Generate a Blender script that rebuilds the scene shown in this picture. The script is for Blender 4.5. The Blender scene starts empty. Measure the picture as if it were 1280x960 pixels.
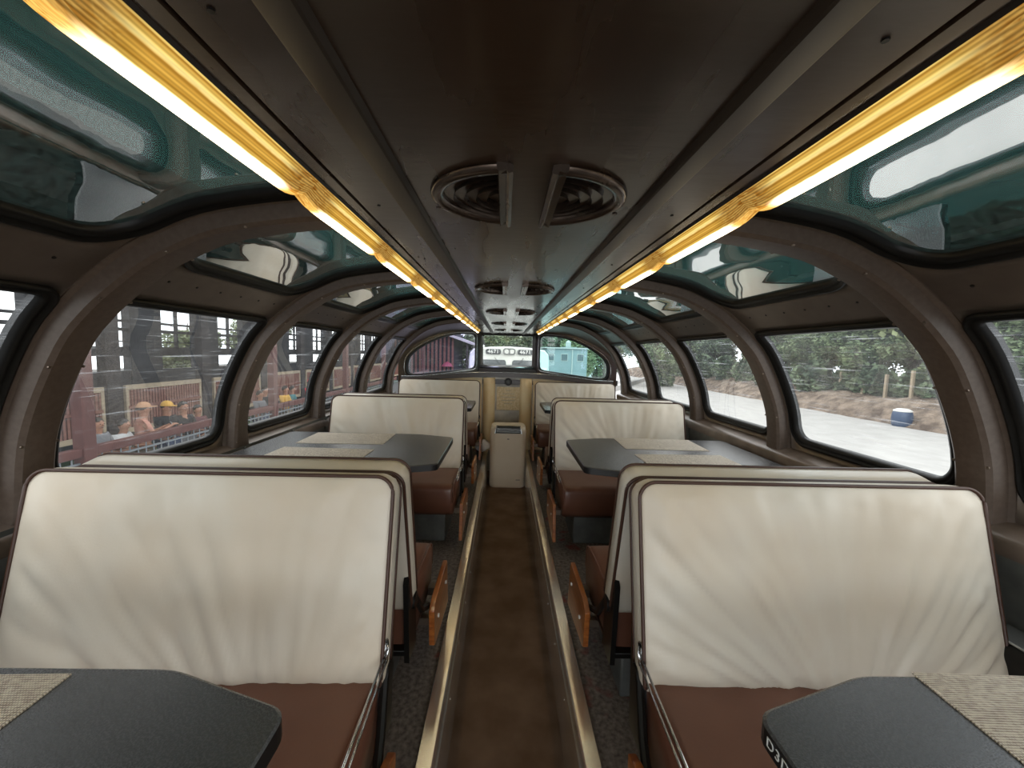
import bpy, math, random
from mathutils import Vector, Matrix, noise
random.seed(7)
PI = math.pi
S = bpy.context.scene
C = S.collection

# ---------------------------------------------------------------- camera
CAMX, ROLL, PITCH, YAW, FPX = -.045, .0267, .0808, .0202, 480.0
cy, sy = math.cos(YAW), math.sin(YAW); cp, sp = math.cos(PITCH), math.sin(PITCH); cr, sr = math.cos(ROLL), math.sin(ROLL)
fw = Vector((sy*cp, cy*cp, -sp)); r0 = Vector((cy, -sy, 0)); u0 = r0.cross(fw)
rt = r0*cr + u0*sr; up = -r0*sr + u0*cr
cam = bpy.data.cameras.new('camera'); camo = bpy.data.objects.new('camera', cam); C.objects.link(camo)
cam.sensor_fit = 'HORIZONTAL'; cam.sensor_width = 36; cam.lens = FPX/1280*36; cam.clip_start = .02; cam.clip_end = 400
m = Matrix(((rt.x, up.x, -fw.x, CAMX), (rt.y, up.y, -fw.y, 0), (rt.z, up.z, -fw.z, 0), (0, 0, 0, 1)))
camo.matrix_world = m
S.camera = camo

# ---------------------------------------------------------------- sky, exposure
W = bpy.data.worlds.new('overcast_sky'); S.world = W; W.use_nodes = True
nt = W.node_tree; nt.nodes.clear()
SKY = 3.6
out = nt.nodes.new('ShaderNodeOutputWorld'); bg = nt.nodes.new('ShaderNodeBackground')
tc = nt.nodes.new('ShaderNodeTexCoord'); no = nt.nodes.new('ShaderNodeTexNoise'); ra = nt.nodes.new('ShaderNodeValToRGB')
no.inputs['Scale'].default_value = 2.0; no.inputs['Detail'].default_value = 5
ra.color_ramp.elements[0].position = .35; ra.color_ramp.elements[0].color = (.78, .86, .93, 1)
ra.color_ramp.elements[1].position = .65; ra.color_ramp.elements[1].color = (1, .99, .97, 1)
nt.links.new(tc.outputs['Generated'], no.inputs['Vector']); nt.links.new(no.outputs['Fac'], ra.inputs['Fac'])
nt.links.new(ra.outputs['Color'], bg.inputs['Color']); bg.inputs['Strength'].default_value = SKY
nt.links.new(bg.outputs[0], out.inputs['Surface'])
S.view_settings.view_transform = 'Standard'; S.view_settings.look = 'None'
S.view_settings.exposure = 0.14; S.view_settings.gamma = 1.0; S.view_settings.use_curve_mapping = False
S.cycles.max_bounces = 10; S.cycles.diffuse_bounces = 5; S.cycles.glossy_bounces = 5; S.cycles.transparent_max_bounces = 16
S.cycles.sample_clamp_indirect = 6.0; S.cycles.use_denoising = True; S.cycles.caustics_reflective = False
LAMP = 9.5

# ---------------------------------------------------------------- materials
MATS = {}
def nodes(name):
    mt = bpy.data.materials.new(name); mt.use_nodes = True; t = mt.node_tree; t.nodes.clear()
    o = t.nodes.new('ShaderNodeOutputMaterial'); MATS[name] = mt
    return mt, t, o
def N(t, kind, **kw):
    n = t.nodes.new('ShaderNode'+kind)
    for k, v in kw.items():
        if k in n.inputs: n.inputs[k].default_value = v
        else: setattr(n, k, v)
    return n
def c4(c): return (c[0], c[1], c[2], 1)
def ramp(t, stops):
    r = t.nodes.new('ShaderNodeValToRGB'); e = r.color_ramp.elements
    while len(e) < len(stops): e.new(.5)
    for i, (p, c) in enumerate(stops): e[i].position = p; e[i].color = c4(c) if len(c) == 3 else c
    return r
def mat(name, col, rough=.6, metal=0, col2=None, nscale=20, ndetail=4, stretch=(1, 1, 1), bump=0, bscale=60, bstretch=(1, 1, 1),
        bdist=.002, spec=.5, coat=0, rvar=0, lo=.35, hi=.65, sheen=0, bdetail=3):
    mt, t, o = nodes(name); L = t.links.new
    p = N(t, 'BsdfPrincipled'); p.inputs['Base Color'].default_value = c4(col); p.inputs['Roughness'].default_value = rough
    p.inputs['Metallic'].default_value = metal; p.inputs['Specular IOR Level'].default_value = spec
    p.inputs['Coat Weight'].default_value = coat; p.inputs['Sheen Weight'].default_value = sheen
    tcn = N(t, 'TexCoord')
    if col2 is not None or rvar:
        mp = N(t, 'Mapping'); mp.inputs['Scale'].default_value = stretch; L(tcn.outputs['Object'], mp.inputs['Vector'])
        nz = N(t, 'TexNoise', Scale=nscale, Detail=ndetail); L(mp.outputs[0], nz.inputs['Vector'])
        if col2 is not None:
            r = ramp(t, [(lo, col), (hi, col2)]); L(nz.outputs['Fac'], r.inputs['Fac']); L(r.outputs[0], p.inputs['Base Color'])
        if rvar:
            mr = N(t, 'MapRange'); mr.inputs['To Min'].default_value = rough-rvar; mr.inputs['To Max'].default_value = rough+rvar
            mr.inputs['From Min'].default_value = .3; mr.inputs['From Max'].default_value = .7
            L(nz.outputs['Fac'], mr.inputs['Value']); L(mr.outputs[0], p.inputs['Roughness'])
    if bump:
        mp2 = N(t, 'Mapping'); mp2.inputs['Scale'].default_value = bstretch; L(tcn.outputs['Object'], mp2.inputs['Vector'])
        nb = N(t, 'TexNoise', Scale=bscale, Detail=bdetail); L(mp2.outputs[0], nb.inputs['Vector'])
        b = N(t, 'Bump', Strength=bump, Distance=bdist); L(nb.outputs['Fac'], b.inputs['Height']); L(b.outputs[0], p.inputs['Normal'])
    L(p.outputs[0], o.inputs['Surface'])
    return mt

mat('ceiling_paint', (.044, .024, .014), .28, .0, col2=(.056, .033, .021), nscale=3, stretch=(3, .5, 1), rvar=.05, bump=.12, bscale=14, bstretch=(1, 3, 1), bdist=.004, spec=.75, coat=.25)
MATS['ceiling_paint'].node_tree.nodes['Principled BSDF'].inputs['Coat Roughness'].default_value = .12
mat('ceiling_trim', (.034, .024, .017), .5, .1, bump=.05, bscale=30)
mat('rib_paint', (.078, .054, .040), .42, 0, col2=(.098, .070, .053), nscale=60, bump=.25, bscale=180, bdist=.001)
mat('panel_paint', (.12, .095, .078), .34, .4, col2=(.14, .112, .093), nscale=15, bump=.15, bscale=120, bdist=.001)
mat('sill_paint', (.16, .12, .095), .35, .2, col2=(.10, .075, .055), nscale=10)
mat('rubber', (.005, .005, .005), .42, spec=.3, bump=.1, bscale=100)
mat('screw_metal', (.25, .2, .16), .35, .9)
mat('cream_leather', (.66, .615, .53), .38, 0, col2=(.60, .50, .38), nscale=2.6, ndetail=5, bump=.35, bscale=230, bdist=.0006, spec=.45, rvar=.06, lo=.3, hi=.7)
mat('brown_piping', (.055, .022, .012), .45)
mat('brown_leather', (.115, .042, .025), .34, 0, col2=(.19, .08, .048), nscale=4, ndetail=2, bump=.3, bscale=160, bdist=.0008, spec=.5, lo=.2, hi=.8)
mat('black_metal', (.012, .011, .010), .4, .5)
mat('chrome', (.6, .6, .6), .18, 1)
mat('grey_metal', (.16, .165, .155), .45, .4, col2=(.11, .115, .11), nscale=12)
mat('orange_wood', (.42, .135, .028), .32, 0, col2=(.24, .065, .014), nscale=6, stretch=(4, 1, 12), ndetail=6, coat=.3)
mat('table_laminate', (.045, .047, .051), .27, 0, col2=(.052, .054, .059), nscale=300, bump=.6, bscale=420, bdist=.0012, spec=.6, rvar=.04)
mat('table_edge', (.008, .008, .009), .35)
mat('white_lettering', (.75, .75, .72), .5)
mat('aisle_carpet', (.17, .105, .068), .95, 0, col2=(.25, .165, .115), nscale=5, ndetail=8, bump=.9, bscale=500, bdist=.004, spec=.1)
mat('bulkhead_cream', (.80, .58, .30), .4, 0, col2=(.84, .68, .42), nscale=5)
mat('bulkhead_grey', (.48, .44, .37), .4, .2, col2=(.25, .23, .2), nscale=5)
mat('paper', (.60, .45, .25), .6, 0, col2=(.74, .60, .38), nscale=40, ndetail=2)
mat('dash_paint', (.045, .034, .028), .3, .1)
mat('silver_trim', (.42, .43, .42), .25, .8)
mat('cream_plastic', (.86, .74, .60), .38, 0, col2=(.82, .69, .54), nscale=4)
mat('white_plastic', (.7, .7, .68), .5)
mat('dark_grille', (.02, .02, .02), .5)
mat('vent_metal', (.09, .065, .05), .24, .7, rvar=.05)
mat('vent_dark', (.006, .005, .005), .8)
# exterior
mat('pale_concrete', (.36, .345, .33), .9, 0, col2=(.42, .405, .385), nscale=1.2, ndetail=8)
mat('gravel', (.085, .08, .074), .95, 0, col2=(.14, .135, .125), nscale=30)
mat('platform_paving', (.10, .085, .075), .9, 0, col2=(.14, .12, .105), nscale=4)
mat('dirt', (.085, .058, .042), .95, 0, col2=(.27, .205, .155), nscale=1.6, ndetail=9, bump=1, bscale=3, bdist=.3)
mat('bark', (.06, .045, .035), .9, 0, col2=(.10, .08, .06), nscale=8)
mat('foliage', (.045, .085, .035), .7, 0, col2=(.22, .28, .14), nscale=1.6, ndetail=6, lo=.35, hi=.68)
mat('foliage_dark', (.026, .052, .028), .7, 0, col2=(.14, .19, .10), nscale=1.6, ndetail=6, lo=.35, hi=.68)
mat('foliage_yellow', (.08, .12, .045), .7, 0, col2=(.30, .34, .17), nscale=1.6, ndetail=6, lo=.35, hi=.68)
mat('grass', (.03, .08, .02), .9, 0, col2=(.06, .13, .03), nscale=6)
mat('red_brown_steel', (.085, .030, .026), .6, 0, col2=(.115, .042, .036), nscale=6)
mat('dark_steel', (.010, .010, .014), .7, 0, col2=(.018, .018, .022), nscale=4)
mat('shed_timber', (.016, .012, .013), .8, 0, col2=(.026, .019, .018), nscale=4)
mat('slat_wood', (.16, .065, .048), .8, 0, col2=(.21, .095, .07), nscale=8)
mat('frame_wood', (.30, .24, .17), .8, 0, col2=(.36, .29, .2), nscale=8)
mat('galvanised', (.30, .33, .36), .45, .5)
mat('fascia', (.42, .40, .38), .7)
mat('loco_white', (.62, .62, .58), .4, 0, col2=(.56, .57, .53), nscale=3)
mat('loco_roof', (.08, .09, .085), .6)
mat('loco_dark', (.03, .034, .035), .3)
mat('headlight_glass', (.5, .5, .47), .1)
mat('windshield', (.10, .11, .115), .08, spec=.8)
mat('building_wall', (.20, .24, .25), .8, 0, col2=(.25, .29, .30), nscale=.6)
mat('building_window', (.06, .08, .09), .2)
mat('blue_plastic', (.035, .065, .13), .4)
mat('rock', (.22, .19, .16), .9, 0, col2=(.14, .12, .10), nscale=5)
mat('red_cloth', (.30, .06, .09), .7)
mat('hair', (.015, .010, .007), .6)
mat('skin', (.34, .17, .11), .55)
for nme, c in dict(peach=(.42, .20, .15), black=(.010, .010, .012), yellow=(.50, .29, .06), tan=(.42, .24, .14), maroon=(.09, .03, .035), white=(.42, .42, .42),
                   denim=(.04, .06, .12), khaki=(.16, .13, .09), red=(.42, .04, .05), teal=(.04, .14, .15), grey=(.14, .14, .15)).items():
    mat('cloth_'+nme, c, .85)

def carpet_mat():
    mt, t, o = nodes('platform_carpet'); L = t.links.new
    p = N(t, 'BsdfPrincipled', Roughness=.95); p.inputs['Specular IOR Level'].default_value = .1
    tcn = N(t, 'TexCoord'); a = N(t, 'TexNoise', Scale=60, Detail=4); L(tcn.outputs['Object'], a.inputs['Vector'])
    r = ramp(t, [(.3, (.11, .088, .074)), (.7, (.27, .225, .195))]); L(a.outputs['Fac'], r.inputs['Fac'])
    b = N(t, 'TexNoise', Scale=9, Detail=2); L(tcn.outputs['Object'], b.inputs['Vector'])
    r2 = ramp(t, [(.60, (0, 0, 0)), (.70, (.8, .8, .8))]); L(b.outputs['Fac'], r2.inputs['Fac'])
    mx = N(t, 'MixRGB'); mx.inputs['Color2'].default_value = (.24, .06, .05, 1); L(r.outputs[0], mx.inputs['Color1']); L(r2.outputs[0], mx.inputs['Fac'])
    L(mx.outputs[0], p.inputs['Base Color'])
    bn = N(t, 'TexNoise', Scale=400, Detail=3); L(tcn.outputs['Object'], bn.inputs['Vector'])
    bp = N(t, 'Bump', Strength=.8, Distance=.004); L(bn.outputs['Fac'], bp.inputs['Height']); L(bp.outputs[0], p.inputs['Normal'])
    L(p.outputs[0], o.inputs['Surface'])
carpet_mat()

def rail_mat():   # worn brushed steel with brassy scuffs
    mt, t, o = nodes('worn_rail'); L = t.links.new
    p = N(t, 'BsdfPrincipled', Metallic=.85, Roughness=.24)
    tcn = N(t, 'TexCoord'); mp = N(t, 'Mapping'); mp.inputs['Scale'].default_value = (1, 1, 1); L(tcn.outputs['Object'], mp.inputs['Vector'])
    a = N(t, 'TexNoise', Scale=2.6, Detail=2); L(mp.outputs[0], a.inputs['Vector'])
    r = ramp(t, [(.25, (.62, .62, .61)), (.45, (.90, .89, .87)), (.6, (.85, .78, .66)), (.75, (.66, .57, .42))]); L(a.outputs['Fac'], r.inputs['Fac']); L(r.outputs[0], p.inputs['Base Color'])
    b = N(t, 'TexNoise', Scale=9, Detail=2); L(tcn.outputs['Object'], b.inputs['Vector'])
    mr = N(t, 'MapRange'); mr.inputs['From Min'].default_value = .3; mr.inputs['From Max'].default_value = .7; mr.inputs['To Min'].default_value = .2; mr.inputs['To Max'].default_value = .42
    L(b.outputs['Fac'], mr.inputs['Value'])
    L(p.outputs[0], o.inputs['Surface'])
rail_mat()

def mat_weave():
    mt, t, o = nodes('woven_mat'); L = t.links.new
    p = N(t, 'BsdfPrincipled', Roughness=.6)
    tcn = N(t, 'TexCoord')
    w1 = N(t, 'TexWave', Scale=75, Distortion=.6); w1.bands_direction = 'X'; w2 = N(t, 'TexWave', Scale=75, Distortion=.6); w2.bands_direction = 'Y'
    w1.inputs['Detail Scale'].default_value = 3
    L(tcn.outputs['Object'], w1.inputs['Vector']); L(tcn.outputs['Object'], w2.inputs['Vector'])
    mx = N(t, 'Math'); mx.operation = 'MULTIPLY'; L(w1.outputs['Fac'], mx.inputs[0]); L(w2.outputs['Fac'], mx.inputs[1])
    nz = N(t, 'TexNoise', Scale=140, Detail=2); L(tcn.outputs['Object'], nz.inputs['Vector'])
    ad = N(t, 'Math'); ad.operation = 'ADD'; L(mx.outputs[0], ad.inputs[0]); L(nz.outputs['Fac'], ad.inputs[1])
    r = ramp(t, [(.40, (.22, .16, .12)), (.95, (.80, .72, .60))]); L(ad.outputs[0], r.inputs['Fac']); L(r.outputs[0], p.inputs['Base Color'])
    b = N(t, 'Bump', Strength=.6, Distance=.002); L(ad.outputs[0], b.inputs['Height']); L(b.outputs[0], p.inputs['Normal'])
    L(p.outputs[0], o.inputs['Surface'])
mat_weave()

def side_glass(name, tint, haze=1.0, refl=.02, rmax=.12):
    """scratched acrylic: clear, faintly reflective, streaked by scratches, dusty along its edge (uv = 0..1 over the pane)"""
    mt, t, o = nodes(name); L = t.links.new
    tr = N(t, 'BsdfTransparent'); tr.inputs['Color'].default_value = c4(tint)
    gl = N(t, 'BsdfGlossy', Roughness=.02); gl.inputs['Color'].default_value = (1, 1, 1, 1)
    lw = N(t, 'LayerWeight', Blend=.25); m1 = N(t, 'MapRange'); m1.inputs['To Min'].default_value = refl; m1.inputs['To Max'].default_value = rmax
    L(lw.outputs['Fresnel'], m1.inputs['Value'])
    mx = N(t, 'MixShader'); L(m1.outputs[0], mx.inputs['Fac']); L(tr.outputs[0], mx.inputs[1]); L(gl.outputs[0], mx.inputs[2])
    uv = N(t, 'UVMap')
    # scratches
    def scr(sc, rot, thr):
        mp = N(t, 'Mapping'); mp.inputs['Scale'].default_value = sc; mp.inputs['Rotation'].default_value = (0, 0, rot); L(uv.outputs[0], mp.inputs['Vector'])
        nz = N(t, 'TexNoise', Scale=1, Detail=4, Roughness=.65); L(mp.outputs[0], nz.inputs['Vector'])
        r = ramp(t, [(thr, (0, 0, 0)), (thr+.10, (1, 1, 1))]); L(nz.outputs['Fac'], r.inputs['Fac']); return r
    a = scr((1.6, 48, 1), .05, .60); b = scr((2.5, 75, 1), -.09, .61); c = scr((5, 110, 1), .14, .63)
    ad = N(t, 'Math'); ad.operation = 'MAXIMUM'; L(a.outputs[0], ad.inputs[0]); L(b.outputs[0], ad.inputs[1])
    ad2 = N(t, 'Math'); ad2.operation = 'MAXIMUM'; L(ad.outputs[0], ad2.inputs[0]); L(c.outputs[0], ad2.inputs[1])
    sm = N(t, 'Math'); sm.operation = 'MULTIPLY'; sm.inputs[1].default_value = .40*haze; L(ad2.outputs[0], sm.inputs[0])
    # dust along the edges
    sx = N(t, 'SeparateXYZ'); L(uv.outputs[0], sx.inputs[0])
    def edge(i):
        q = N(t, 'Math'); q.operation = 'SUBTRACT'; L(sx.outputs[i], q.inputs[0]); q.inputs[1].default_value = .5
        q2 = N(t, 'Math'); q2.operation = 'ABSOLUTE'; L(q.outputs[0], q2.inputs[0]); return q2
    ex, ey = edge(0), edge(1)
    mm = N(t, 'Math'); mm.operation = 'MAXIMUM'; L(ex.outputs[0], mm.inputs[0]); L(ey.outputs[0], mm.inputs[1])
    er = N(t, 'MapRange'); er.inputs['From Min'].default_value = .42; er.inputs['From Max'].default_value = .5; er.inputs['To Min'].default_value = 0; er.inputs['To Max'].default_value = .42*haze; er.interpolation_type = 'SMOOTHSTEP'
    L(mm.outputs[0], er.inputs['Value'])
    cl = N(t, 'TexNoise', Scale=5, Detail=5); L(uv.outputs[0], cl.inputs['Vector'])
    cm = N(t, 'Math'); cm.operation = 'MULTIPLY'; L(cl.outputs['Fac'], cm.inputs[0]); cm.inputs[1].default_value = .09*haze
    s1 = N(t, 'Math'); s1.operation = 'ADD'; L(sm.outputs[0], s1.inputs[0]); L(er.outputs[0], s1.inputs[1])
    s2 = N(t, 'Math'); s2.operation = 'ADD'; L(s1.outputs[0], s2.inputs[0]); L(cm.outputs[0], s2.inputs[1])
    tl = N(t, 'BsdfTranslucent'); tl.inputs['Color'].default_value = (.42, .43, .44, 1)
    fx = N(t, 'MixShader'); L(s2.outputs[0], fx.inputs['Fac']); L(mx.outputs[0], fx.inputs[1]); L(tl.outputs[0], fx.inputs[2])
    L(fx.outputs[0], o.inputs['Surface'])
side_glass('side_pane', (.74, .75, .74))
side_glass('end_pane_blue', (.72, .70, .98), .7, .01, .06)
side_glass('end_pane_teal', (.60, .95, .96), .5, .01, .06)
side_glass('end_pane_clear', (.85, .87, .84), .5, .01, .06)

def roof_glass():
    mt, t, o = nodes('roof_pane'); L = t.links.new
    tr = N(t, 'BsdfTransparent'); tr.inputs['Color'].default_value = (.010, .040, .037, 1)
    gl = N(t, 'BsdfGlossy', Roughness=.012); gl.inputs['Color'].default_value = (1, 1, 1, 1)
    tcn = N(t, 'TexCoord'); nz = N(t, 'TexNoise', Scale=5, Detail=1); L(tcn.outputs['Object'], nz.inputs['Vector'])
    b = N(t, 'Bump', Strength=.05, Distance=.01); L(nz.outputs['Fac'], b.inputs['Height']); L(b.outputs[0], gl.inputs['Normal'])
    lw = N(t, 'LayerWeight', Blend=.3); m1 = N(t, 'MapRange'); m1.inputs['To Min'].default_value = .17; m1.inputs['To Max'].default_value = .8
    L(lw.outputs['Fresnel'], m1.inputs['Value'])
    mx = N(t, 'MixShader'); L(m1.outputs[0], mx.inputs['Fac']); L(tr.outputs[0], mx.inputs[1]); L(gl.outputs[0], mx.inputs[2])
    # fine dust film on the outside
    tl = N(t, 'BsdfTranslucent'); tl.inputs['Color'].default_value = (.10, .17, .15, 1)
    n2 = N(t, 'TexNoise', Scale=70, Detail=5); L(tcn.outputs['Object'], n2.inputs['Vector'])
    q = N(t, 'MapRange'); q.inputs['From Min'].default_value = .3; q.inputs['From Max'].default_value = .75; q.inputs['To Min'].default_value = .005; q.inputs['To Max'].default_value = .05; L(n2.outputs['Fac'], q.inputs['Value'])
    fx = N(t, 'MixShader'); L(q.outputs[0], fx.inputs['Fac']); L(mx.outputs[0], fx.inputs[1]); L(tl.outputs[0], fx.inputs[2])
    L(fx.outputs[0], o.inputs['Surface'])
roof_glass()

def lens_mat():
    """amber ribbed lamp cover lit from within: u runs across the lens, v along it"""
    mt, t, o = nodes('amber_lens'); L = t.links.new
    uv = N(t, 'UVMap'); sx = N(t, 'SeparateXYZ'); L(uv.outputs[0], sx.inputs[0])
    wv = N(t, 'TexNoise', Scale=6, Detail=2); mpn = N(t, 'Mapping'); mpn.inputs['Scale'].default_value = (1, 2.5, 1); L(uv.outputs[0], mpn.inputs['Vector']); L(mpn.outputs[0], wv.inputs['Vector'])
    dd = N(t, 'Math'); dd.operation = 'MULTIPLY_ADD'; L(wv.outputs['Fac'], dd.inputs[0]); dd.inputs[1].default_value = .02; L(sx.outputs[0], dd.inputs[2])
    core = ramp(t, [(0, (.5, .24, .035)), (.05, (1, .72, .2)), (.08, (.50, .24, .03)), (.13, (.85, .55, .12)), (.17, (1.2, .95, .35)), (.20, (.50, .24, .03)), (.27, (.75, .42, .07)), (.33, (.45, .22, .025)), (.38, (.80, .50, .10)), (.43, (1, 1, 1)), (.76, (1, 1, 1)), (.84, (.9, .50, .10)), (.92, (1, .62, .16)), (1, (.40, .18, .02))])
    L(dd.outputs[0], core.inputs['Fac'])
    pw = ramp(t, [(0, (.05,)*3), (.38, (.06,)*3), (.45, (1,)*3), (.74, (1,)*3), (.83, (.07,)*3), (1, (.05,)*3)]); L(dd.outputs[0], pw.inputs['Fac'])
    hot = ramp(t, [(.40, (1, 1, 1)), (.46, (1, .80, .42)), (.60, (1, .86, .60)), (.74, (1, .78, .40)), (.84, (1, 1, 1))]); L(dd.outputs[0], hot.inputs['Fac'])
    mc = N(t, 'MixRGB'); mc.blend_type = 'MULTIPLY'; mc.inputs['Fac'].default_value = 1; L(core.outputs[0], mc.inputs['Color1']); L(hot.outputs[0], mc.inputs['Color2'])
    # dimmer amber towards each end of a lens
    e1 = N(t, 'Math'); e1.operation = 'SUBTRACT'; L(sx.outputs[1], e1.inputs[0]); e1.inputs[1].default_value = .5
    e2 = N(t, 'Math'); e2.operation = 'ABSOLUTE'; L(e1.outputs[0], e2.inputs[0])
    en = ramp(t, [(.25, (1, 1, 1)), (.39, (.10, .10, .10)), (.5, (.05, .05, .05))]); L(e2.outputs[0], en.inputs['Fac'])
    ma = ramp(t, [(.30, (0, 0, 0)), (.40, (1, 1, 1))]); L(e2.outputs[0], ma.inputs['Fac'])
    am = ramp(t, [(.35, (.62, .26, .035)), (.5, (.95, .55, .13)), (.65, (.55, .22, .03))]); w2 = N(t, 'TexNoise', Scale=9, Detail=3, Distortion=1.5); L(uv.outputs[0], w2.inputs['Vector']); L(w2.outputs['Fac'], am.inputs['Fac'])
    mc2 = N(t, 'MixRGB'); L(ma.outputs[0], mc2.inputs['Fac']); L(mc.outputs[0], mc2.inputs['Color1']); L(am.outputs[0], mc2.inputs['Color2'])
    st = N(t, 'Math'); st.operation = 'MULTIPLY'; L(pw.outputs[0], st.inputs[0]); L(en.outputs[0], st.inputs[1])
    s2 = N(t, 'Math'); s2.operation = 'MULTIPLY_ADD'; L(st.outputs[0], s2.inputs[0]); s2.inputs[1].default_value = LAMP
    sn = N(t, 'Math'); sn.operation = 'MULTIPLY'; L(sx.outputs[0], sn.inputs[0]); sn.inputs[1].default_value = 150
    sn2 = N(t, 'Math'); sn2.operation = 'SINE'; L(sn.outputs[0], sn2.inputs[0])
    sn3 = N(t, 'Math'); sn3.operation = 'MULTIPLY_ADD'; L(sn2.outputs[0], sn3.inputs[0]); sn3.inputs[1].default_value = .16; sn3.inputs[2].default_value = .38; L(sn3.outputs[0], s2.inputs[2])
    em = N(t, 'Emission'); L(mc2.outputs[0], em.inputs['Color']); L(s2.outputs[0], em.inputs['Strength'])
    L(em.outputs[0], o.inputs['Surface'])
lens_mat()

# ---------------------------------------------------------------- mesh helpers
class MB:
    def __init__(s): s.v = []; s.f = []; s.uv = []; s.mi = []; s.m = 0
    def add(s, vs, fs, uvs=None):
        o = len(s.v); s.v += [tuple(v) for v in vs]
        for f in fs: s.f.append(tuple(i+o for i in f)); s.mi.append(s.m)
        s.uv += list(uvs) if uvs else [(0, 0)]*len(vs)
        return s
    def box(s, x0, x1, y0, y1, z0, z1):
        return s.add([(x, y, z) for x in (x0, x1) for y in (y0, y1) for z in (z0, z1)],
                     [(0, 1, 3, 2), (4, 6, 7, 5), (0, 4, 5, 1), (2, 3, 7, 6), (0, 2, 6, 4), (1, 5, 7, 3)])
    def prism(s, poly, axis, a, b, n=1):
        """poly: 2D outline in the two other axes; extruded along axis from a to b"""
        def P(p, t): return {'x': (t, p[0], p[1]), 'y': (p[0], t, p[1]), 'z': (p[0], p[1], t)}[axis]
        k = len(poly); vs = []; fs = []
        for j in range(n+1):
            t = a+(b-a)*j/n; vs += [P(p, t) for p in poly]
        for j in range(n):
            for i in range(k): fs.append((j*k+i, j*k+(i+1) % k, (j+1)*k+(i+1) % k, (j+1)*k+i))
        fs.append(tuple(range(k))[::-1]); fs.append(tuple(n*k+i for i in range(k)))
        return s.add(vs, fs)
    def strip(s, poly, axis, a, b, n=1):   # open sheet
        def P(p, t): return {'x': (t, p[0], p[1]), 'y': (p[0], t, p[1]), 'z': (p[0], p[1], t)}[axis]
        k = len(poly); vs = []; fs = []
        for j in range(n+1): vs += [P(p, a+(b-a)*j/n) for p in poly]
        for j in range(n):
            for i in range(k-1): fs.append((j*k+i, j*k+i+1, (j+1)*k+i+1, (j+1)*k+i))
        return s.add(vs, fs)
    def tube(s, pts, r, n=8, closed=False, cap=True):
        pts = [Vector(p) for p in pts]; k = len(pts); vs = []; fs = []
        ref = Vector((0, 0, 1))
        for i, p in enumerate(pts):
            a = pts[(i-1) % k] if (closed or i > 0) else p; b = pts[(i+1) % k] if (closed or i < k-1) else p
            d = (b-a).normalized()
            if abs(d.dot(ref)) > .98: rf = Vector((0, 1, 0))
            else: rf = ref
            u = d.cross(rf).normalized(); w = d.cross(u)
            if i and u.dot(pu) < 0: u = -u; w = -w
            pu = u
            rr = r[i] if isinstance(r, (list, tuple)) else r
            for j in range(n):
                t = 2*PI*j/n; vs.append(p+(u*math.cos(t)+w*math.sin(t))*rr)
        for i in range(k if closed else k-1):
            for j in range(n):
                a, b = i*n+j, i*n+(j+1) % n; c, d = ((i+1) % k)*n+(j+1) % n, ((i+1) % k)*n+j
                fs.append((a, b, c, d))
        if cap and not closed: fs.append(tuple(range(n))[::-1]); fs.append(tuple((k-1)*n+j for j in range(n)))
        return s.add(vs, fs)
    def disc(s, c, nrm, r, h, n=12):
        c = Vector(c); nrm = Vector(nrm).normalized(); return s.tube([c, c+nrm*h], r, n)
    def ball(s, c, r, nu=12, nv=8, sc=(1, 1, 1)):
        vs = []; fs = []
        for i in range(nv+1):
            for j in range(nu):
                a = PI*i/nv; b = 2*PI*j/nu
                vs.append((c[0]+r*sc[0]*math.sin(a)*math.cos(b), c[1]+r*sc[1]*math.sin(a)*math.sin(b), c[2]+r*sc[2]*math.cos(a)))
        for i in range(nv):
            for j in range(nu): fs.append((i*nu+j, (i+1)*nu+j, (i+1)*nu+(j+1) % nu, i*nu+(j+1) % nu))
        return s.add(vs, fs)
    def build(s, name, mats, parent=None, smooth=False, bevel=0, sub=0, kind=None, angle=None):
        me = bpy.data.meshes.new(name); me.from_pydata(s.v, [], s.f)
        for mm in (mats if isinstance(mats, (list, tuple)) else [mats]): me.materials.append(MATS[mm])
        for p, i in zip(me.polygons, s.mi): p.material_index = i; p.use_smooth = smooth
        ul = me.uv_layers.new(name='UVMap')
        for l in me.loops: ul.data[l.index].uv = s.uv[l.vertex_index]
        me.validate(); me.update()
        import bmesh
        bm = bmesh.new(); bm.from_mesh(me); bmesh.ops.recalc_face_normals(bm, faces=bm.faces); bm.to_mesh(me); bm.free()
        if smooth and angle is not None:
            me.set_sharp_from_angle(angle=math.radians(angle))
        o = bpy.data.objects.new(name, me); C.objects.link(o)
        if parent: o.parent = parent
        if bevel:
            b = o.modifiers.new('bevel', 'BEVEL'); b.width = bevel; b.segments = 2; b.limit_method = 'ANGLE'
            for p in me.polygons: p.use_smooth = True
            me.set_sharp_from_angle(angle=math.radians(35))
        if sub:
            d = o.modifiers.new('sub', 'SUBSURF'); d.levels = sub; d.render_levels = sub
        if kind: o['kind'] = kind
        return o
def thing(name, label, cat, loc=(0, 0, 0), rz=0, group=None):
    o = bpy.data.objects.new(name, None); C.objects.link(o); o.empty_display_size = .1
    o.location = loc; o.rotation_euler = (0, 0, rz); o['label'] = label; o['category'] = cat
    if group: o['group'] = group
    return o
def tag(o, label, cat, group=None, kind=None):
    o['label'] = label; o['category'] = cat
    if group: o['group'] = group
    if kind: o['kind'] = kind
    return o
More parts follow.
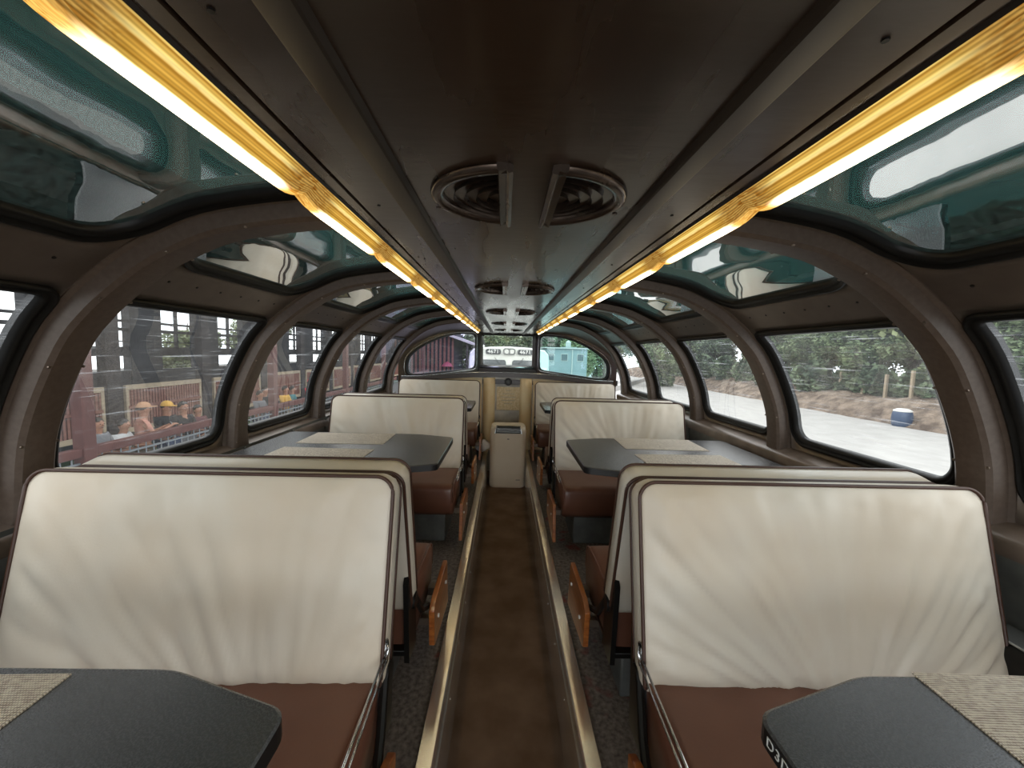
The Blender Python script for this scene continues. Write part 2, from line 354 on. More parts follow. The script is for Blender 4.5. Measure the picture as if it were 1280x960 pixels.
def dup(root, loc=None, rz=None, label=None, group=None, scale=None):
    r = root.copy(); C.objects.link(r)
    if loc is not None: r.location = loc
    if rz is not None: r.rotation_euler = (0, 0, rz)
    if scale is not None: r.scale = scale
    if label: r['label'] = label
    if group: r['group'] = group
    for ch in list(root.children):
        c = ch.copy(); C.objects.link(c); c.parent = r
        for g in list(ch.children):
            d = g.copy(); C.objects.link(d); d.parent = c
    return r
def text_mesh(name, txt, size, material, parent, mtx, depth=.001, spacing=1.0):
    cu = bpy.data.curves.new(name, 'FONT'); cu.body = txt; cu.size = size; cu.extrude = depth; cu.align_x = 'CENTER'; cu.align_y = 'CENTER'; cu.space_character = spacing
    to = bpy.data.objects.new('tmp', cu); C.objects.link(to)
    dg = bpy.context.evaluated_depsgraph_get(); me = bpy.data.meshes.new_from_object(to.evaluated_get(dg))
    bpy.data.objects.remove(to); me.transform(mtx); me.materials.clear(); me.materials.append(MATS[material]); me.name = name
    o = bpy.data.objects.new(name, me); C.objects.link(o)
    if parent: o.parent = parent
    return o

# ---------------------------------------------------------------- shell profile
CP = [(1.495, -.62), (1.50, -.52), (1.495, -.42), (1.475, -.30), (1.425, -.165), (1.345, -.01), (1.275, .075), (1.205, .14), (1.10, .22), (1.0, .275), (.88, .322), (.68, .357), (.50, .372), (.42, .375)]
def catmull(P, n=12):
    o = []
    for i in range(len(P)-1):
        p0 = P[max(i-1, 0)]; p1 = P[i]; p2 = P[i+1]; p3 = P[min(i+2, len(P)-1)]
        for k in range(n):
            t = k/n
            o.append(tuple(.5*((2*p1[j])+(-p0[j]+p2[j])*t+(2*p0[j]-5*p1[j]+4*p2[j]-p3[j])*t*t+(-p0[j]+3*p1[j]-3*p2[j]+p3[j])*t**3) for j in range(2)))
    o.append(P[-1]); return o
PL = catmull(CP); SL = [0]
for i in range(1, len(PL)): SL.append(SL[-1]+math.hypot(PL[i][0]-PL[i-1][0], PL[i][1]-PL[i-1][1]))
SLEN = SL[-1]
def prof(s, off=0):
    s = min(max(s, 0), SLEN)
    i = 0
    while i < len(SL)-2 and SL[i+1] < s: i += 1
    t = (s-SL[i])/(SL[i+1]-SL[i]); a, b = PL[i], PL[i+1]
    x = a[0]+(b[0]-a[0])*t; z = a[1]+(b[1]-a[1])*t
    j0, j1 = max(i-7, 0), min(i+8, len(PL)-1)
    dx, dz = PL[j1][0]-PL[j0][0], PL[j1][1]-PL[j0][1]; l = math.hypot(dx, dz)
    return x+off*dz/l, z-off*dx/l      # outward = +x, +z
def s_at_z(z, off):
    lo, hi = 0, SLEN*.9
    for _ in range(40):
        mid = (lo+hi)/2
        if prof(mid, off)[1] < z: lo = mid
        else: hi = mid
    return lo
WO = .062
S_SILL = {-1: s_at_z(-.512, WO), 1: s_at_z(-.455, WO)}; S_H1 = s_at_z(.145, WO); S_H2 = s_at_z(.262, WO)
S_TOP = SLEN-.055
BAY = .945; RIBS = [1.203+BAY*k for k in range(-3, 5)]      # -1.686 .. 4.978
HW = .072

def rrect(y0, y1, s0, s1, r4, n=10, m=10):
    """rounded rectangle loop in (y,s), fixed point count; r4 = radii at (y0,s0),(y1,s0),(y1,s1),(y0,s1)"""
    pts = []
    cs = [(y0, s0, 1, 1, PI), (y1, s0, -1, 1, 1.5*PI), (y1, s1, -1, -1, 0), (y0, s1, 1, -1, .5*PI)]
    for k in range(4):
        x, y, dx, dy, a0 = cs[k]; r = r4[k]
        arc = [(x+dx*r+r*math.cos(a0+PI/2*i/n), y+dy*r+r*math.sin(a0+PI/2*i/n)) for i in range(n+1)]
        if pts:
            a = pts[-1]; b = arc[0]; pts += [(a[0]+(b[0]-a[0])*i/m, a[1]+(b[1]-a[1])*i/m) for i in range(1, m)]
        pts += arc
    a = pts[-1]; b = pts[0]; pts += [(a[0]+(b[0]-a[0])*i/m, a[1]+(b[1]-a[1])*i/m) for i in range(1, m)]
    return pts
def ring(mb, sd, loops):
    """loops: list of (points in (y,s), offset); skin between consecutive loops, mapped onto the curved shell"""
    k = len(loops[0][0]); vs = []; fs = []
    for pts, off in loops:
        for (y, s) in pts:
            x, z = prof(s, off); vs.append((sd*x, y, z))
    for j in range(len(loops)-1):
        for i in range(k): fs.append((j*k+i, j*k+(i+1) % k, (j+1)*k+(i+1) % k, (j+1)*k+i))
    mb.add(vs, fs)
def lerp_loop(a, b, t): return [(p[0]+(q[0]-p[0])*t, p[1]+(q[1]-p[1])*t) for p, q in zip(a, b)]

wi = 0
def window(sd, y0, y1, s0, s1, r4, paneM, wallmb, a, b, c, d):
    """(a,b)x(c,d) is the panel cell the hole is cut in"""
    global wi; wi += 1
    hole = rrect(y0, y1, s0, s1, r4)
    cell = rrect(a, b, c, d, [.0005]*4)
    ring(wallmb, sd, [(lerp_loop(cell, hole, t), WO) for t in (0, .34, .67, 1)]+[(hole, WO+.03)])
    w = bpy.data.objects.new('window_%d' % wi, None); C.objects.link(w); w['kind'] = 'structure'
    g = MB(); gw = .034
    def sh(q, dd):
        cy_, cs_ = (y0+y1)/2, (s0+s1)/2
        return rrect(y0+dd, y1-dd, s0+dd, s1-dd, [max(r-dd, .004) for r in r4])
    ring(g, sd, [(sh(0, -.004), WO+.004), (sh(0, -.003), WO-.010), (sh(0, .006), WO-.014), (sh(0, .012), WO-.002), (sh(0, .016), WO-.008), (sh(0, gw), WO+.004), (sh(0, gw+.002), WO+.03)])
    g.build('gasket', 'rubber', w, smooth=True)
    # pane: grid clipped to the rounded outline by mapping a disc-like stack of loops to the centre
    p = MB(); outl = sh(0, gw-.004); k = len(outl); cyy, css = (y0+y1)/2, (s0+s1)/2
    vs = []; fs = []; uv = []
    T = [1, .9, .75, .6, .45, .3, .15]
    for t in T:
        for (y, s) in outl:
            yy = cyy+(y-cyy)*t; ss = css+(s-css)*t; x, z = prof(ss, WO+.014); vs.append((sd*x, yy, z)); uv.append(((yy-y0)/(y1-y0), (ss-s0)/(s1-s0)))
    for j in range(len(T)-1):
        for i in range(k): fs.append((j*k+i, j*k+(i+1) % k, (j+1)*k+(i+1) % k, (j+1)*k+i))
    x, z = prof(css, WO+.014); vs.append((sd*x, cyy, z)); uv.append((.5, .5)); c0 = len(vs)-1
    for i in range(k): fs.append(((len(T)-1)*k+i, (len(T)-1)*k+(i+1) % k, c0))
    p.add(vs, fs, uv); po_ = p.build('glass_pane', paneM, w, smooth=True)
    nn = []
    for (vx, vy, vz) in vs: nn.append(None)
    idx = 0
    for t in T:
        for (y, s) in outl:
            ss = css+(s-css)*t; a_ = prof(ss-.02, 0); b_ = prof(ss+.02, 0); nv_ = Vector((-(b_[1]-a_[1])*sd, 0, (b_[0]-a_[0]))).normalized(); nn[idx] = nv_; idx += 1
    a_ = prof(css-.02, 0); b_ = prof(css+.02, 0); nn[idx] = Vector((-(b_[1]-a_[1])*sd, 0, (b_[0]-a_[0]))).normalized()
    f0 = po_.data.polygons[0]; sg = 1 if f0.normal.dot(nn[f0.vertices[0]]) > 0 else -1
    po_.data.normals_split_custom_set_from_vertices([n_*sg for n_ in nn])
    return w

ti = 0
for sd, side in ((-1, 'left'), (1, 'right')):
    wall = MB()
    for k in range(len(RIBS)-1):
        a, b = RIBS[k], RIBS[k+1]
        mid = (S_H1+S_H2)/2
        window(sd, a+HW+.004, b-HW-.004, S_SILL[sd], S_H1, [.10, .10, .05, .05], 'side_pane', wall, a, b, 0, mid)
        window(sd, a+HW+.002, b-HW-.002, S_H2, S_TOP-.01, [.13, .13, .13, .13], 'roof_pane', wall, a, b, mid, SLEN)
    wall.build('wall_'+side, 'panel_paint', kind='structure', smooth=True)
    # rivets along the header
    for a in RIBS[:-1]:
        pass
    # ribs
    for a in RIBS:
        ti += 1; rb = MB(); n = 46; vs = []; fs = []
        sec = [(-HW, WO+.01), (-HW, WO-.004), (-HW+.012, WO-.012), (-.052, .012), (-.040, .002), (-.022, .0), (.022, .0), (.040, .002), (.052, .012), (HW-.012, WO-.012), (HW, WO-.004), (HW, WO+.01)]
        for i in range(n+1):
            s = -.0+SLEN*i/n
            fl = 1+.55*max(0, 1-s/.16)**2      # flares out at the foot
            for (dy, off) in sec:
                x, z = prof(s, off); vs.append((sd*x, a+dy*fl, z))
        m_ = len(sec)
        for i in range(n):
            for j in range(m_-1): fs.append((i*m_+j, i*m_+j+1, (i+1)*m_+j+1, (i+1)*m_+j))
        rb.add(vs, fs); r_ = rb.build('trim_%d' % ti, 'rib_paint', smooth=True, angle=30, kind='structure')
        sc = MB()
        for s in (.09, .30, .56, .82, 1.06, 1.30):
            for dy in (-.046, .046):
                x, z = prof(s, .006); x2, z2 = prof(s, -.05); sc.disc((sd*x, a+dy, z), (sd*(x2-x), 0, z2-z), .0045, .004, 8)
        sc.build('screw', 'screw_metal', r_, kind='stuff')
    hd = MB()
    for a, b in zip(RIBS[:-1], RIBS[1:]):
        for i in range(6):
            y = a+.17+(b-a-.34)*i/5; s = (S_H1+S_H2)/2+.012; x, z = prof(s, WO+.002); x2, z2 = prof(s, WO-.05)
            hd.disc((sd*x, y, z), (x2*sd-x*sd, 0, z2-z), .0045, .004, 8)
    ti += 1; hd.build('trim_%d' % ti, 'rubber', kind='structure')
    # sill ledge and lower wall liner
    lo = MB()
    x0, z0 = prof(0, WO)
    dz = -.055 if sd < 0 else 0
    pr_ = [(sd*1.60, -.465+dz), (sd*1.565, -.485+dz), (sd*1.51, -.502+dz), (sd*1.475, -.512+dz), (sd*1.465, -.525+dz), (sd*1.465, -.57+dz), (sd*1.50, -.58+dz)]
    lo.strip(pr_, 'y', -1.72, 5.1)
    ti += 1; lo.build('trim_%d' % ti, 'sill_paint', kind='structure', smooth=True, angle=40)
    lw_ = MB(); lw_.strip([(sd*1.475, -.55), (sd*1.475, -.85), (sd*1.44, -.87), (sd*1.44, -1.3)], 'y', -1.72, 5.1)
    for y in [1.17+.952*k/2 for k in range(-4, 9)]: lw_.box(sd*1.476, sd*1.466, y-.008, y+.008, -.85, -.56)
    lw_.build('wall_%s_lower' % side if False else 'wall_%s' % side, 'grey_metal', kind='structure')

# ---------------------------------------------------------------- ceiling, floor
ce = MB()
half = [(0, .363), (.10, .3625), (.262, .360)]
full = lambda h: [(-x, z) for x, z in h[::-1]]+[(x, z) for x, z in h if x > 0]
ce.strip(full(half), 'y', -1.72, 7.34, 20)
for sd in (-1, 1):
    ce.strip([(sd*.315, .360), (sd*.411, .359), (sd*.413, .368), (sd*.417, .368), (sd*.419, .358), (sd*.450, .356), (sd*.455, .372), (sd*.56, .43)], 'y', -1.72, 5.14, 12)
    ce.strip([(sd*.315, .360), (sd*.52, .358), (sd*.53, .42)], 'y', 5.14, 7.30, 3)
ce.build('ceiling', 'ceiling_paint', kind='structure', smooth=True, angle=30)
for sd in (-1, 1):
    t_ = MB(); t_.strip([(sd*.260, .362), (sd*.264, .347), (sd*.268, .345), (sd*.309, .350), (sd*.314, .353), (sd*.317, .362)], 'y', -1.72, 7.3, 8)
    ti += 1; t_.build('trim_%d' % ti, 'ceiling_trim', kind='structure', smooth=True, angle=25)
    sc = MB()
    for y in [.45+.55*i for i in range(9)]: sc.disc((sd*.37, y, .361), (0, 0, -1), .004, .004, 8)
    ti += 1; sc.build('trim_%d' % ti, 'rubber', kind='structure')
    # outer roof skin above the lamp trough
fl = MB()
for sd in (-1, 1): fl.box(sd*.285, sd*1.47, -1.72, 5.12, -1.36, -1.3)
fl.build('floor', 'platform_carpet', kind='structure')
fl = MB(); fl.box(-.30, .30, -1.72, 5.12, -1.68, -1.6); fl.build('floor', 'aisle_carpet', kind='structure')
for sd in (-1, 1):
    t_ = MB()
    t_.prism([(sd*.2925, -1.302), (sd*.2925, -1.290), (sd*.290, -1.287), (sd*.243, -1.287), (sd*.2376, -1.292), (sd*.2365, -1.34), (sd*.232, -1.345), (sd*.229, -1.598), (sd*.262, -1.598), (sd*.262, -1.36), (sd*.280, -1.302)], 'y', -1.72, 5.1, 24)
    for y in [.25+.3*i for i in range(16)]:
        t_.disc((sd*.2345, y, -1.40), (-sd, 0, 0), .004, .004, 8)
    ti += 1; t_.build('trim_%d' % ti, 'worn_rail', kind='structure')

# ---------------------------------------------------------------- dome end
# bulkhead below the sill
bk = MB()
def tz(x): return -.262-.055*(x/1.0)**2 if abs(x) < 1.2 else -.34
xs = [-1.46+2.92*i/40 for i in range(41)]
top = [(x, tz(x)) for x in xs]
bk.prism([(-1.46, -1.3)]+top+[(1.46, -1.3)], 'y', 5.13, 5.17)
bk.box(-.30, .30, 5.11, 5.17, -1.62, -1.29)
bk.build('wall_end', 'bulkhead_grey', kind='structure')
for sd in (-1, 1):
    pd = MB(); q = [(sd*(.247+.082*math.cos(a)), 5.13-.07*math.sin(a)) for a in [PI*i/10 for i in range(11)]]
    pd.prism(q, 'z', -1.305, -.335, 1); ti += 1; pd.build('trim_%d' % ti, 'bulkhead_cream', kind='structure', smooth=True, angle=50)
wf = MB()
for sd in (-1, 1): wf.box(sd*.34, sd*1.44, 5.115, 5.13, -1.3, -.34)
ti += 1; wf.build('trim_%d' % ti, 'bulkhead_cream', kind='structure')
hb = MB()     # dark curved header of the bulkhead with its bright nosing
for i in range(40):
    a, b = xs[i], xs[i+1]
    hb.add([(a, 5.06, tz(a)), (b, 5.06, tz(b)), (b, 5.06, tz(b)-.062), (a, 5.06, tz(a)-.062), (a, 5.20, tz(a)), (b, 5.20, tz(b)), (b, 5.13, tz(b)-.062), (a, 5.13, tz(a)-.062)],
           [(0, 1, 2, 3), (0, 4, 5, 1), (3, 2, 6, 7)])
ti += 1; hb.build('trim_%d' % ti, 'dash_paint', kind='structure')
nb = MB(); nb.tube([(x, 5.058, tz(x)+.002) for x in xs], .006, 6); ti += 1; nb.build('trim_%d' % ti, 'silver_trim', kind='structure', smooth=True)
# end glazing: centre window at Y 7.3, side panes running back to the last rib
YI, YO, XI, XO = 7.15, 5.07, .53, 1.40
def plane_pt(x): return YO+(XO-abs(x))*(YI-YO)/(XO-XI)
def topz(x):
    x = abs(x); best = None
    for (px, pz) in PL:
        if best is None or abs(px-x) < abs(best[0]-x): best = (px, pz)
    return best[1]+.005
deck = MB()
dk = [(-1.46, 5.12), (-1.42, plane_pt(1.40)+.02), (-XI, YI+.05), (-XI, 7.32), (XI, 7.32), (XI, YI+.05), (1.42, plane_pt(1.40)+.02), (1.46, 5.12)]
deck.prism(dk, 'z', -.42, -.36); deck.build('wall_end', 'dash_paint', kind='structure')
for sd in (-1, 1):
    wi += 1; w = bpy.data.objects.new('window_%d' % wi, None); C.objects.link(w); w['kind'] = 'structure'
    # frame: outline in x, between sill and profile
    def lo_z(x): return -.335-.05*(abs(x)-XI)/(XO-XI)
    def outline(inset, r=.07):
        xi = XI+.015+inset; xo = XO-.005-inset
        pts = []
        n = 24
        # start bottom inner, go outward along bottom, up the curved outer side, back along the top
        pts += [(xi+(xo-xi)*i/12, lo_z(xi+(xo-xi)*i/12)+inset) for i in range(12)]
        zb = lo_z(xo)+inset
        ztop_o = topz(min(xo+.02+inset*1.0, 1.49))-inset*1.0
        arr = []
        for i in range(n+1):
            x = xo-(xo-xi)*(i/n)**1.5
            arr.append((x, topz(x+inset*.7)-inset))
        arr = [(x, z) for (x, z) in arr if z > zb+.01]
        pts += [(xo, zb+(arr[0][1]-zb)*i/4) for i in range(4)]
        pts += arr
        pts += [(xi, arr[-1][1]+(lo_z(xi)+inset-arr[-1][1])*i/6) for i in range(1, 6)]
        return pts
    def mk(pts, dy): return [(sd*x, plane_pt(x)+dy, z) for x, z in pts]
    def fixn(pts, n=90):
        L_ = [0]
        for i in range(len(pts)): a = pts[i]; b = pts[(i+1) % len(pts)]; L_.append(L_[-1]+math.hypot(a[0]-b[0], a[1]-b[1]))
        o_ = []
        j = 0
        for i in range(n):
            d = L_[-1]*i/n
            while L_[j+1] < d: j += 1
            t = (d-L_[j])/max(L_[j+1]-L_[j], 1e-9); a = pts[j]; b = pts[(j+1) % len(pts)]
            o_.append((a[0]+(b[0]-a[0])*t, a[1]+(b[1]-a[1])*t))
        return o_
    def smooth(pts, k=3):
        for _ in range(k): pts = [((pts[i-1][0]+2*pts[i][0]+pts[(i+1) % len(pts)][0])/4, (pts[i-1][1]+2*pts[i][1]+pts[(i+1) % len(pts)][1])/4) for i in range(len(pts))]
        return pts
    A = fixn(outline(-.03)); B = smooth(fixn(outline(.03)), 6); D = smooth(fixn(outline(.05)), 8); G_ = smooth(fixn(outline(.045)), 8)
    def sk(l1, l2, mb):
        k = len(l1); mb.add(l1+l2, [(i, (i+1) % k, k+(i+1) % k, k+i) for i in range(k)])
    fr = MB(); sk(mk(A, 0), mk(B, -.01), fr); sk(mk(B, -.01), mk(B, .03), fr); fr.build('frame', 'rib_paint', w, smooth=True, angle=50)
    gs = MB(); sk(mk(B, -.012), mk(smooth(fixn(outline(.036)), 8), -.02), gs); sk(mk(smooth(fixn(outline(.036)), 8), -.02), mk(D, .01), gs); gs.build('gasket', 'rubber', w, smooth=True)
    ed = MB(); ed.tube(mk(smooth(fixn(outline(.018)), 6), -.012), .006, 6, closed=True); ed.build('rim', 'silver_trim', w, smooth=True)
    pn = MB(); k = len(G_); cx_ = sum(p[0] for p in G_)/k; cz_ = sum(p[1] for p in G_)/k
    xs_ = [p[0] for p in G_]; zs_ = [p[1] for p in G_]
    uvf = lambda q: ((q[0]-min(xs_))/(max(xs_)-min(xs_)), (q[1]-min(zs_))/(max(zs_)-min(zs_)))
    pn.add(mk(G_, .008)+mk([(cx_, cz_)], .008), [(i, (i+1) % k, k) for i in range(k)], [uvf(q) for q in G_]+[(.5, .5)])
    pn.build('glass_pane', 'end_pane_blue' if sd < 0 else 'end_pane_teal', w)
    # roof fillet between last rib and the raked pane
    rf = MB(); vs = []; fs = []; n = 40; s_lo = 0
    for i in range(n+1):
        s = SLEN*i/n; x, z = prof(s, .01); x3, z3 = prof(s, WO)
        yy = max(plane_pt(x), 5.07) if x < XO else 5.07
        vs += [(sd*x3, 5.03, z3), (sd*x, yy, z+.004)]
    for i in range(n): fs.append((2*i, 2*i+1, 2*i+3, 2*i+2))
    rf.add(vs, fs); rf.build('wall_end', 'rib_paint', kind='structure', smooth=True)
    # corner post
    po = MB(); po.prism([(sd*.475, 7.30), (sd*.465, 7.24), (sd*.50, 7.16), (sd*.545, 7.10), (sd*.575, 7.08), (sd*.60, 7.13), (sd*.56, 7.33)], 'z', -.42, .37)
    ti += 1; po.build('trim_%d' % ti, 'dash_paint', kind='structure', bevel=.006)
# centre window
wi += 1; w = bpy.data.objects.new('window_%d' % wi, None); C.objects.link(w); w['kind'] = 'structure'
def flat_loop(x0, x1, z0, z1, r): return rrect(x0, x1, z0, z1, [r]*4, 6, 4)
o1 = flat_loop(-.56, .56, -.42, .42, .001); o2 = flat_loop(-.475, .505, -.245, .335, .05); o3 = flat_loop(-.46, .49, -.23, .32, .04)
def sk2(a, ya, b, yb, mb):
    k = len(a); mb.add([(x, ya, z) for x, z in a]+[(x, yb, z) for x, z in b], [(i, (i+1) % k, k+(i+1) % k, k+i) for i in range(k)])
fr = MB(); sk2(o1, 7.30, o2, 7.29, fr); sk2(o2, 7.29, o2, 7.33, fr); fr.build('frame', 'dash_paint', w)
gs = MB(); sk2(o2, 7.285, o3, 7.30, gs); gs.build('gasket', 'rubber', w)
pn = MB(); k = len(o3); pn.add([(x, 7.31, z) for x, z in o3], [tuple(range(k))], [((x+.48)/.98, (z+.25)/.58) for x, z in o3]); pn.build('glass_pane', 'end_pane_clear', w)
br = MB(); br.tube([(-.50, 7.18, -.272), (.52, 7.18, -.272)], .026, 10); ti += 1; br.build('trim_%d' % ti, 'silver_trim', kind='structure', smooth=True)
br = MB(); br.box(-.53, .54, 7.10, 7.3, -.36, -.30); br.box(-.53, .54, 7.2, 7.3, -.30, -.235); ti += 1; br.build('trim_%d' % ti, 'dash_paint', kind='structure')

# sign, gauge on the bulkhead
sg = thing('notice_board', 'tan paper notice mounted on the grey end bulkhead above the cream machine', 'sign', (.012, 5.125, -.61))
b = MB(); b.box(-.155, .155, -.004, 0.004, -.16, .155); b.build('sheet', 'paper', sg, bevel=.004)
b = MB(); b.box(-.165, .165, -.002, .008, -.168, .165); b.build('backing', 'bulkhead_grey', sg, bevel=.003)
for i, ww in enumerate((.07, .16, .20, .18, .11)):
    b = MB(); b.box(-ww/2, ww/2, -.006, -.003, .105-.045*i, .110-.045*i); b.build('faded_line', 'bulkhead_grey', sg)
gg = thing('round_vent', 'small black round air outlet high on the end bulkhead above the notice', 'vent', (.008, 5.06, -.385))
b = MB(); b.tube([(0, .07, 0), (0, .0, 0), (0, -.012, 0)], [.048, .048, .040], 20); b.build('housing', 'black_metal', gg, smooth=True, angle=40)
b = MB()
for i in range(6):
    a = PI*i/6; b.tube([(-.034*math.cos(a), -.014, -.034*math.sin(a)), (.034*math.cos(a), -.014, .034*math.sin(a))], .0025, 5)
b.build('grille', 'grey_metal', gg)

# ---------------------------------------------------------------- ceiling vents
def make_vent(sd):
    v = thing('ceiling_vent', '', 'vent')
    n = 28; R, RY = .185, .160
    arc = lambda f, g=1.0: [(sd*(.0+R*f*math.sin(PI*i/n)), -RY*g*math.cos(PI*i/n)*f) for i in range(n+1)]
    b = MB(); vs = []; fs = []
    prf = [(1.0, .0), (.99, -.008), (.93, -.013), (.86, -.010), (.83, .0), (.82, .03)]
    for f, z in prf: vs += [(x, y, z) for x, y in arc(f)]
    for j in range(len(prf)-1):
        for i in range(n): a = j*(n+1)+i; fs.append((a, a+1, a+n+2, a+n+1))
    b.add(vs, fs); b.tube([(sd*.176, .045, -.010), (sd*.176, .045, -.014)], .006, 8); b.build('bezel', 'vent_metal', v, smooth=True, angle=60)
    b = MB(); b.prism([(sd*-.002, 0), (sd*-.002, -.014), (sd*.006, -.017), (sd*.012, -.010), (sd*.026, -.014), (sd*.03, -.004), (sd*.03, .01)], 'y', -.16, .16); b.build('straight_bar', 'vent_metal', v, smooth=True, angle=40)
    bl = MB()
    for r_ in (.16, .30, .44, .58, .72):
        vs = []; fs = []
        for f, z in ((r_, -.008), (r_-.035, .012)): vs += [(x, y, z) for x, y in arc(f, .97)]
        for i in range(n): fs.append((i, i+1, i+n+2, i+n+1))
        bl.add(vs, fs)
    bl.build('louvre', 'vent_metal', v, smooth=True)
    dk_ = MB(); a_ = arc(.9); dk_.add([(x, y, .016) for x, y in a_]+[(sd*.02, 0, .016)], [(i, i+1, n+1) for i in range(n)])
    return v, dk_.build('duct', 'vent_dark', v)
VY = [.925, 2.20, 3.44, 4.80, 6.15]
vw = ['nearest the camera', 'second from the camera', 'third from the camera', 'fourth from the camera', 'farthest, by the end window']
for sd, side in ((-1, 'left'), (1, 'right')):
    v0, _ = make_vent(sd)
    for i, y in enumerate(VY):
        o = v0 if i == 0 else dup(v0)
        o.location = (sd*.040, y, .3595); o['label'] = 'half-round louvred vent in the dark ceiling, %s row, %s' % (side, vw[i]); o['group'] = 'half-round ceiling vents'
# slots cut for the ducts are shallow: the louvres hang just under the ceiling skin

# ---------------------------------------------------------------- lamps
def make_lens():
    b = MB(); n = 14; m_ = 24; L_ = .5; vs = []; fs = []; uv = []
    for j in range(m_+1):
        v = j/m_; y = L_*v
        e = min(v, 1-v)/.12; swell = 1.0 if e > 1 else .72+.28*math.sin(PI/2*e)
        for i in range(n+1):
            t = i/n
            x = .448+.082*t; z = .356-.046*math.sin(PI*min(t*1.02, 1)**1.25)*swell-.004*math.cos(t*60)*.3
            vs.append((x, y, z)); uv.append((t, v))
    for j in range(m_):
        for i in range(n): a = j*(n+1)+i; fs.append((a, a+1, a+n+2, a+n+1))
    b.add(vs, fs, uv); return b
for sd, side in ((-1, 'left'), (1, 'right')):
    L0 = thing('ceiling_light', 'long amber strip lamp glowing along the %s edge of the ceiling' % side, 'lamp', (0, 0, 0), group=None)
    proto = make_lens()
    if sd < 0: proto.v = [(-x, y, z) for x, y, z in proto.v]
    o = proto.build('lamp_lens', 'amber_lens', L0, smooth=True)
    ys = [.86+.5*k-.5*5 for k in range(17)]
    for i, y in enumerate(ys):
        if y+.5 > 6.5: continue
        q = o if i == 0 else o.copy()
        if i: C.objects.link(q); q.parent = L0
        q.location = (0, y, 0)
    hs = MB(); hs.strip([(sd*.442, .362), (sd*.447, .350), (sd*.452, .362)], 'y', -1.64, 6.4); hs.strip([(sd*.524, .375), (sd*.533, .352), (sd*.540, .375)], 'y', -1.64, 6.4)
    hs.build('housing', 'ceiling_trim', L0)

# ---------------------------------------------------------------- benches
XS, XE = .355, 1.375     # aisle edge, wall edge (from car centre)
def cushion_shell(name, w, h, t, parent, rc=.05, puff=.022, wr=.006, seed=0, nx=90, nz=56, fan=None):
    """upright back cushion: width w (x), height h (z), thickness t (y, front at y=0 facing -y). Rounded corners, puffed and creased face."""
    b = MB(); vs = []; fs = []; uv = []
    def corner(u, v):      # maps square to rounded rectangle
        x = (u-.5)*w; z = v*h
        cx, cz = w/2-rc, h-rc
        if abs(x) > cx and z > cz:
            dx, dz = abs(x)-cx, z-cz; m_ = max(dx, dz); l = math.hypot(dx, dz) or 1
            x = math.copysign(cx+dx*m_/l, x); z = cz+dz*m_/l
        elif abs(x) > cx and z < rc*.5:
            r2 = rc*.5; dx, dz = abs(x)-(w/2-r2), r2-z
            if dx > 0: m_ = max(dx, dz); l = math.hypot(dx, dz) or 1; x = math.copysign(w/2-r2+dx*m_/l, x); z = r2-dz*m_/l
        return x, z
    def fac(face):
        base = len(vs)
        for j in range(nz+1):
            for i in range(nx+1):
                u, v = i/nx, j/nz; x, z = corner(u, v)
                e = min(u, 1-u, v, 1-v)
                eu = 1-(2*u-1)**6; ev = 1-(2*v-1)**6
                bul = puff*(eu*ev)**.8
                if face == 0:
                    P = Vector((x*5+seed*7, z*2.2, seed*3.1))
                    fx = fan[0] if fan else .5; fz = fan[1] if fan else -.1
                    ang = math.atan2(v-fz, (u-fx)*1.6); rad = math.hypot(v-fz, (u-fx)*1.6)
                    cre = (abs(noise.noise(Vector((ang*8+seed*5, rad*1.3, seed))))*1.3-.3)*.7+noise.noise(Vector((ang*19+seed, rad*2.6, seed+4)))*.40
                    soft = noise.noise(P)*.9
                    edge = noise.noise(Vector((x*22, z*22, seed+9)))*.35*max(0, 1-e*7)
                    d = wr*(cre*(1-.35*v)+soft+edge)*min(1, e*14)
                    y = -bul-d
                else: y = t+bul*.5
                vs.append((x, y, z)); uv.append((u, v))
        for j in range(nz):
            for i in range(nx):
                a = base+j*(nx+1)+i; q = (a, a+1, a+nx+2, a+nx+1); fs.append(q if face == 0 else q[::-1])
        return base
    f0 = fac(0); f1 = fac(1)
    per = [(i, 0) for i in range(nx)]+[(nx, j) for j in range(nz)]+[(i, nz) for i in range(nx, 0, -1)]+[(0, j) for j in range(nz, 0, -1)]
    ids = [j*(nx+1)+i for i, j in per]; k = len(ids)
    mids = []
    for q in (.33, .67):
        base = len(vs); mids.append(base)
        for i, j in per:
            x, z = corner(i/nx, j/nz); dx, dz = x, z-h/2; l = math.hypot(dx/w, dz/h) or 1
            o_ = .006; nxx = (i == 0)*-1+(i == nx)*1; nzz = (j == 0)*-1+(j == nz)*1
            vs.append((x+nxx*o_, t*q, z+nzz*o_)); uv.append((0, 0))
    for i in range(k):
        a, b2 = ids[i], ids[(i+1) % k]; n2 = (i+1) % k
        fs.append((f0+b2, f0+a, mids[0]+i, mids[0]+n2)); fs.append((mids[0]+n2, mids[0]+i, mids[1]+i, mids[1]+n2)); fs.append((mids[1]+n2, mids[1]+i, f1+a, f1+b2))
    b.add(vs, fs, uv); o = b.build(name, 'cream_leather', parent, smooth=True, angle=75)
    for yy in (-.001, t+.001):
        pts = [corner(i/nx, j/nz) for i, j in per if not (j == 0)]
        pp = MB(); pp.tube([(x*1.0015, yy, z+.001) for x, z in pts], .0055, 6); pp.build('piping', 'brown_piping', o, smooth=True)
    return o
WB = XE-XS
BH, BT = .556, .078
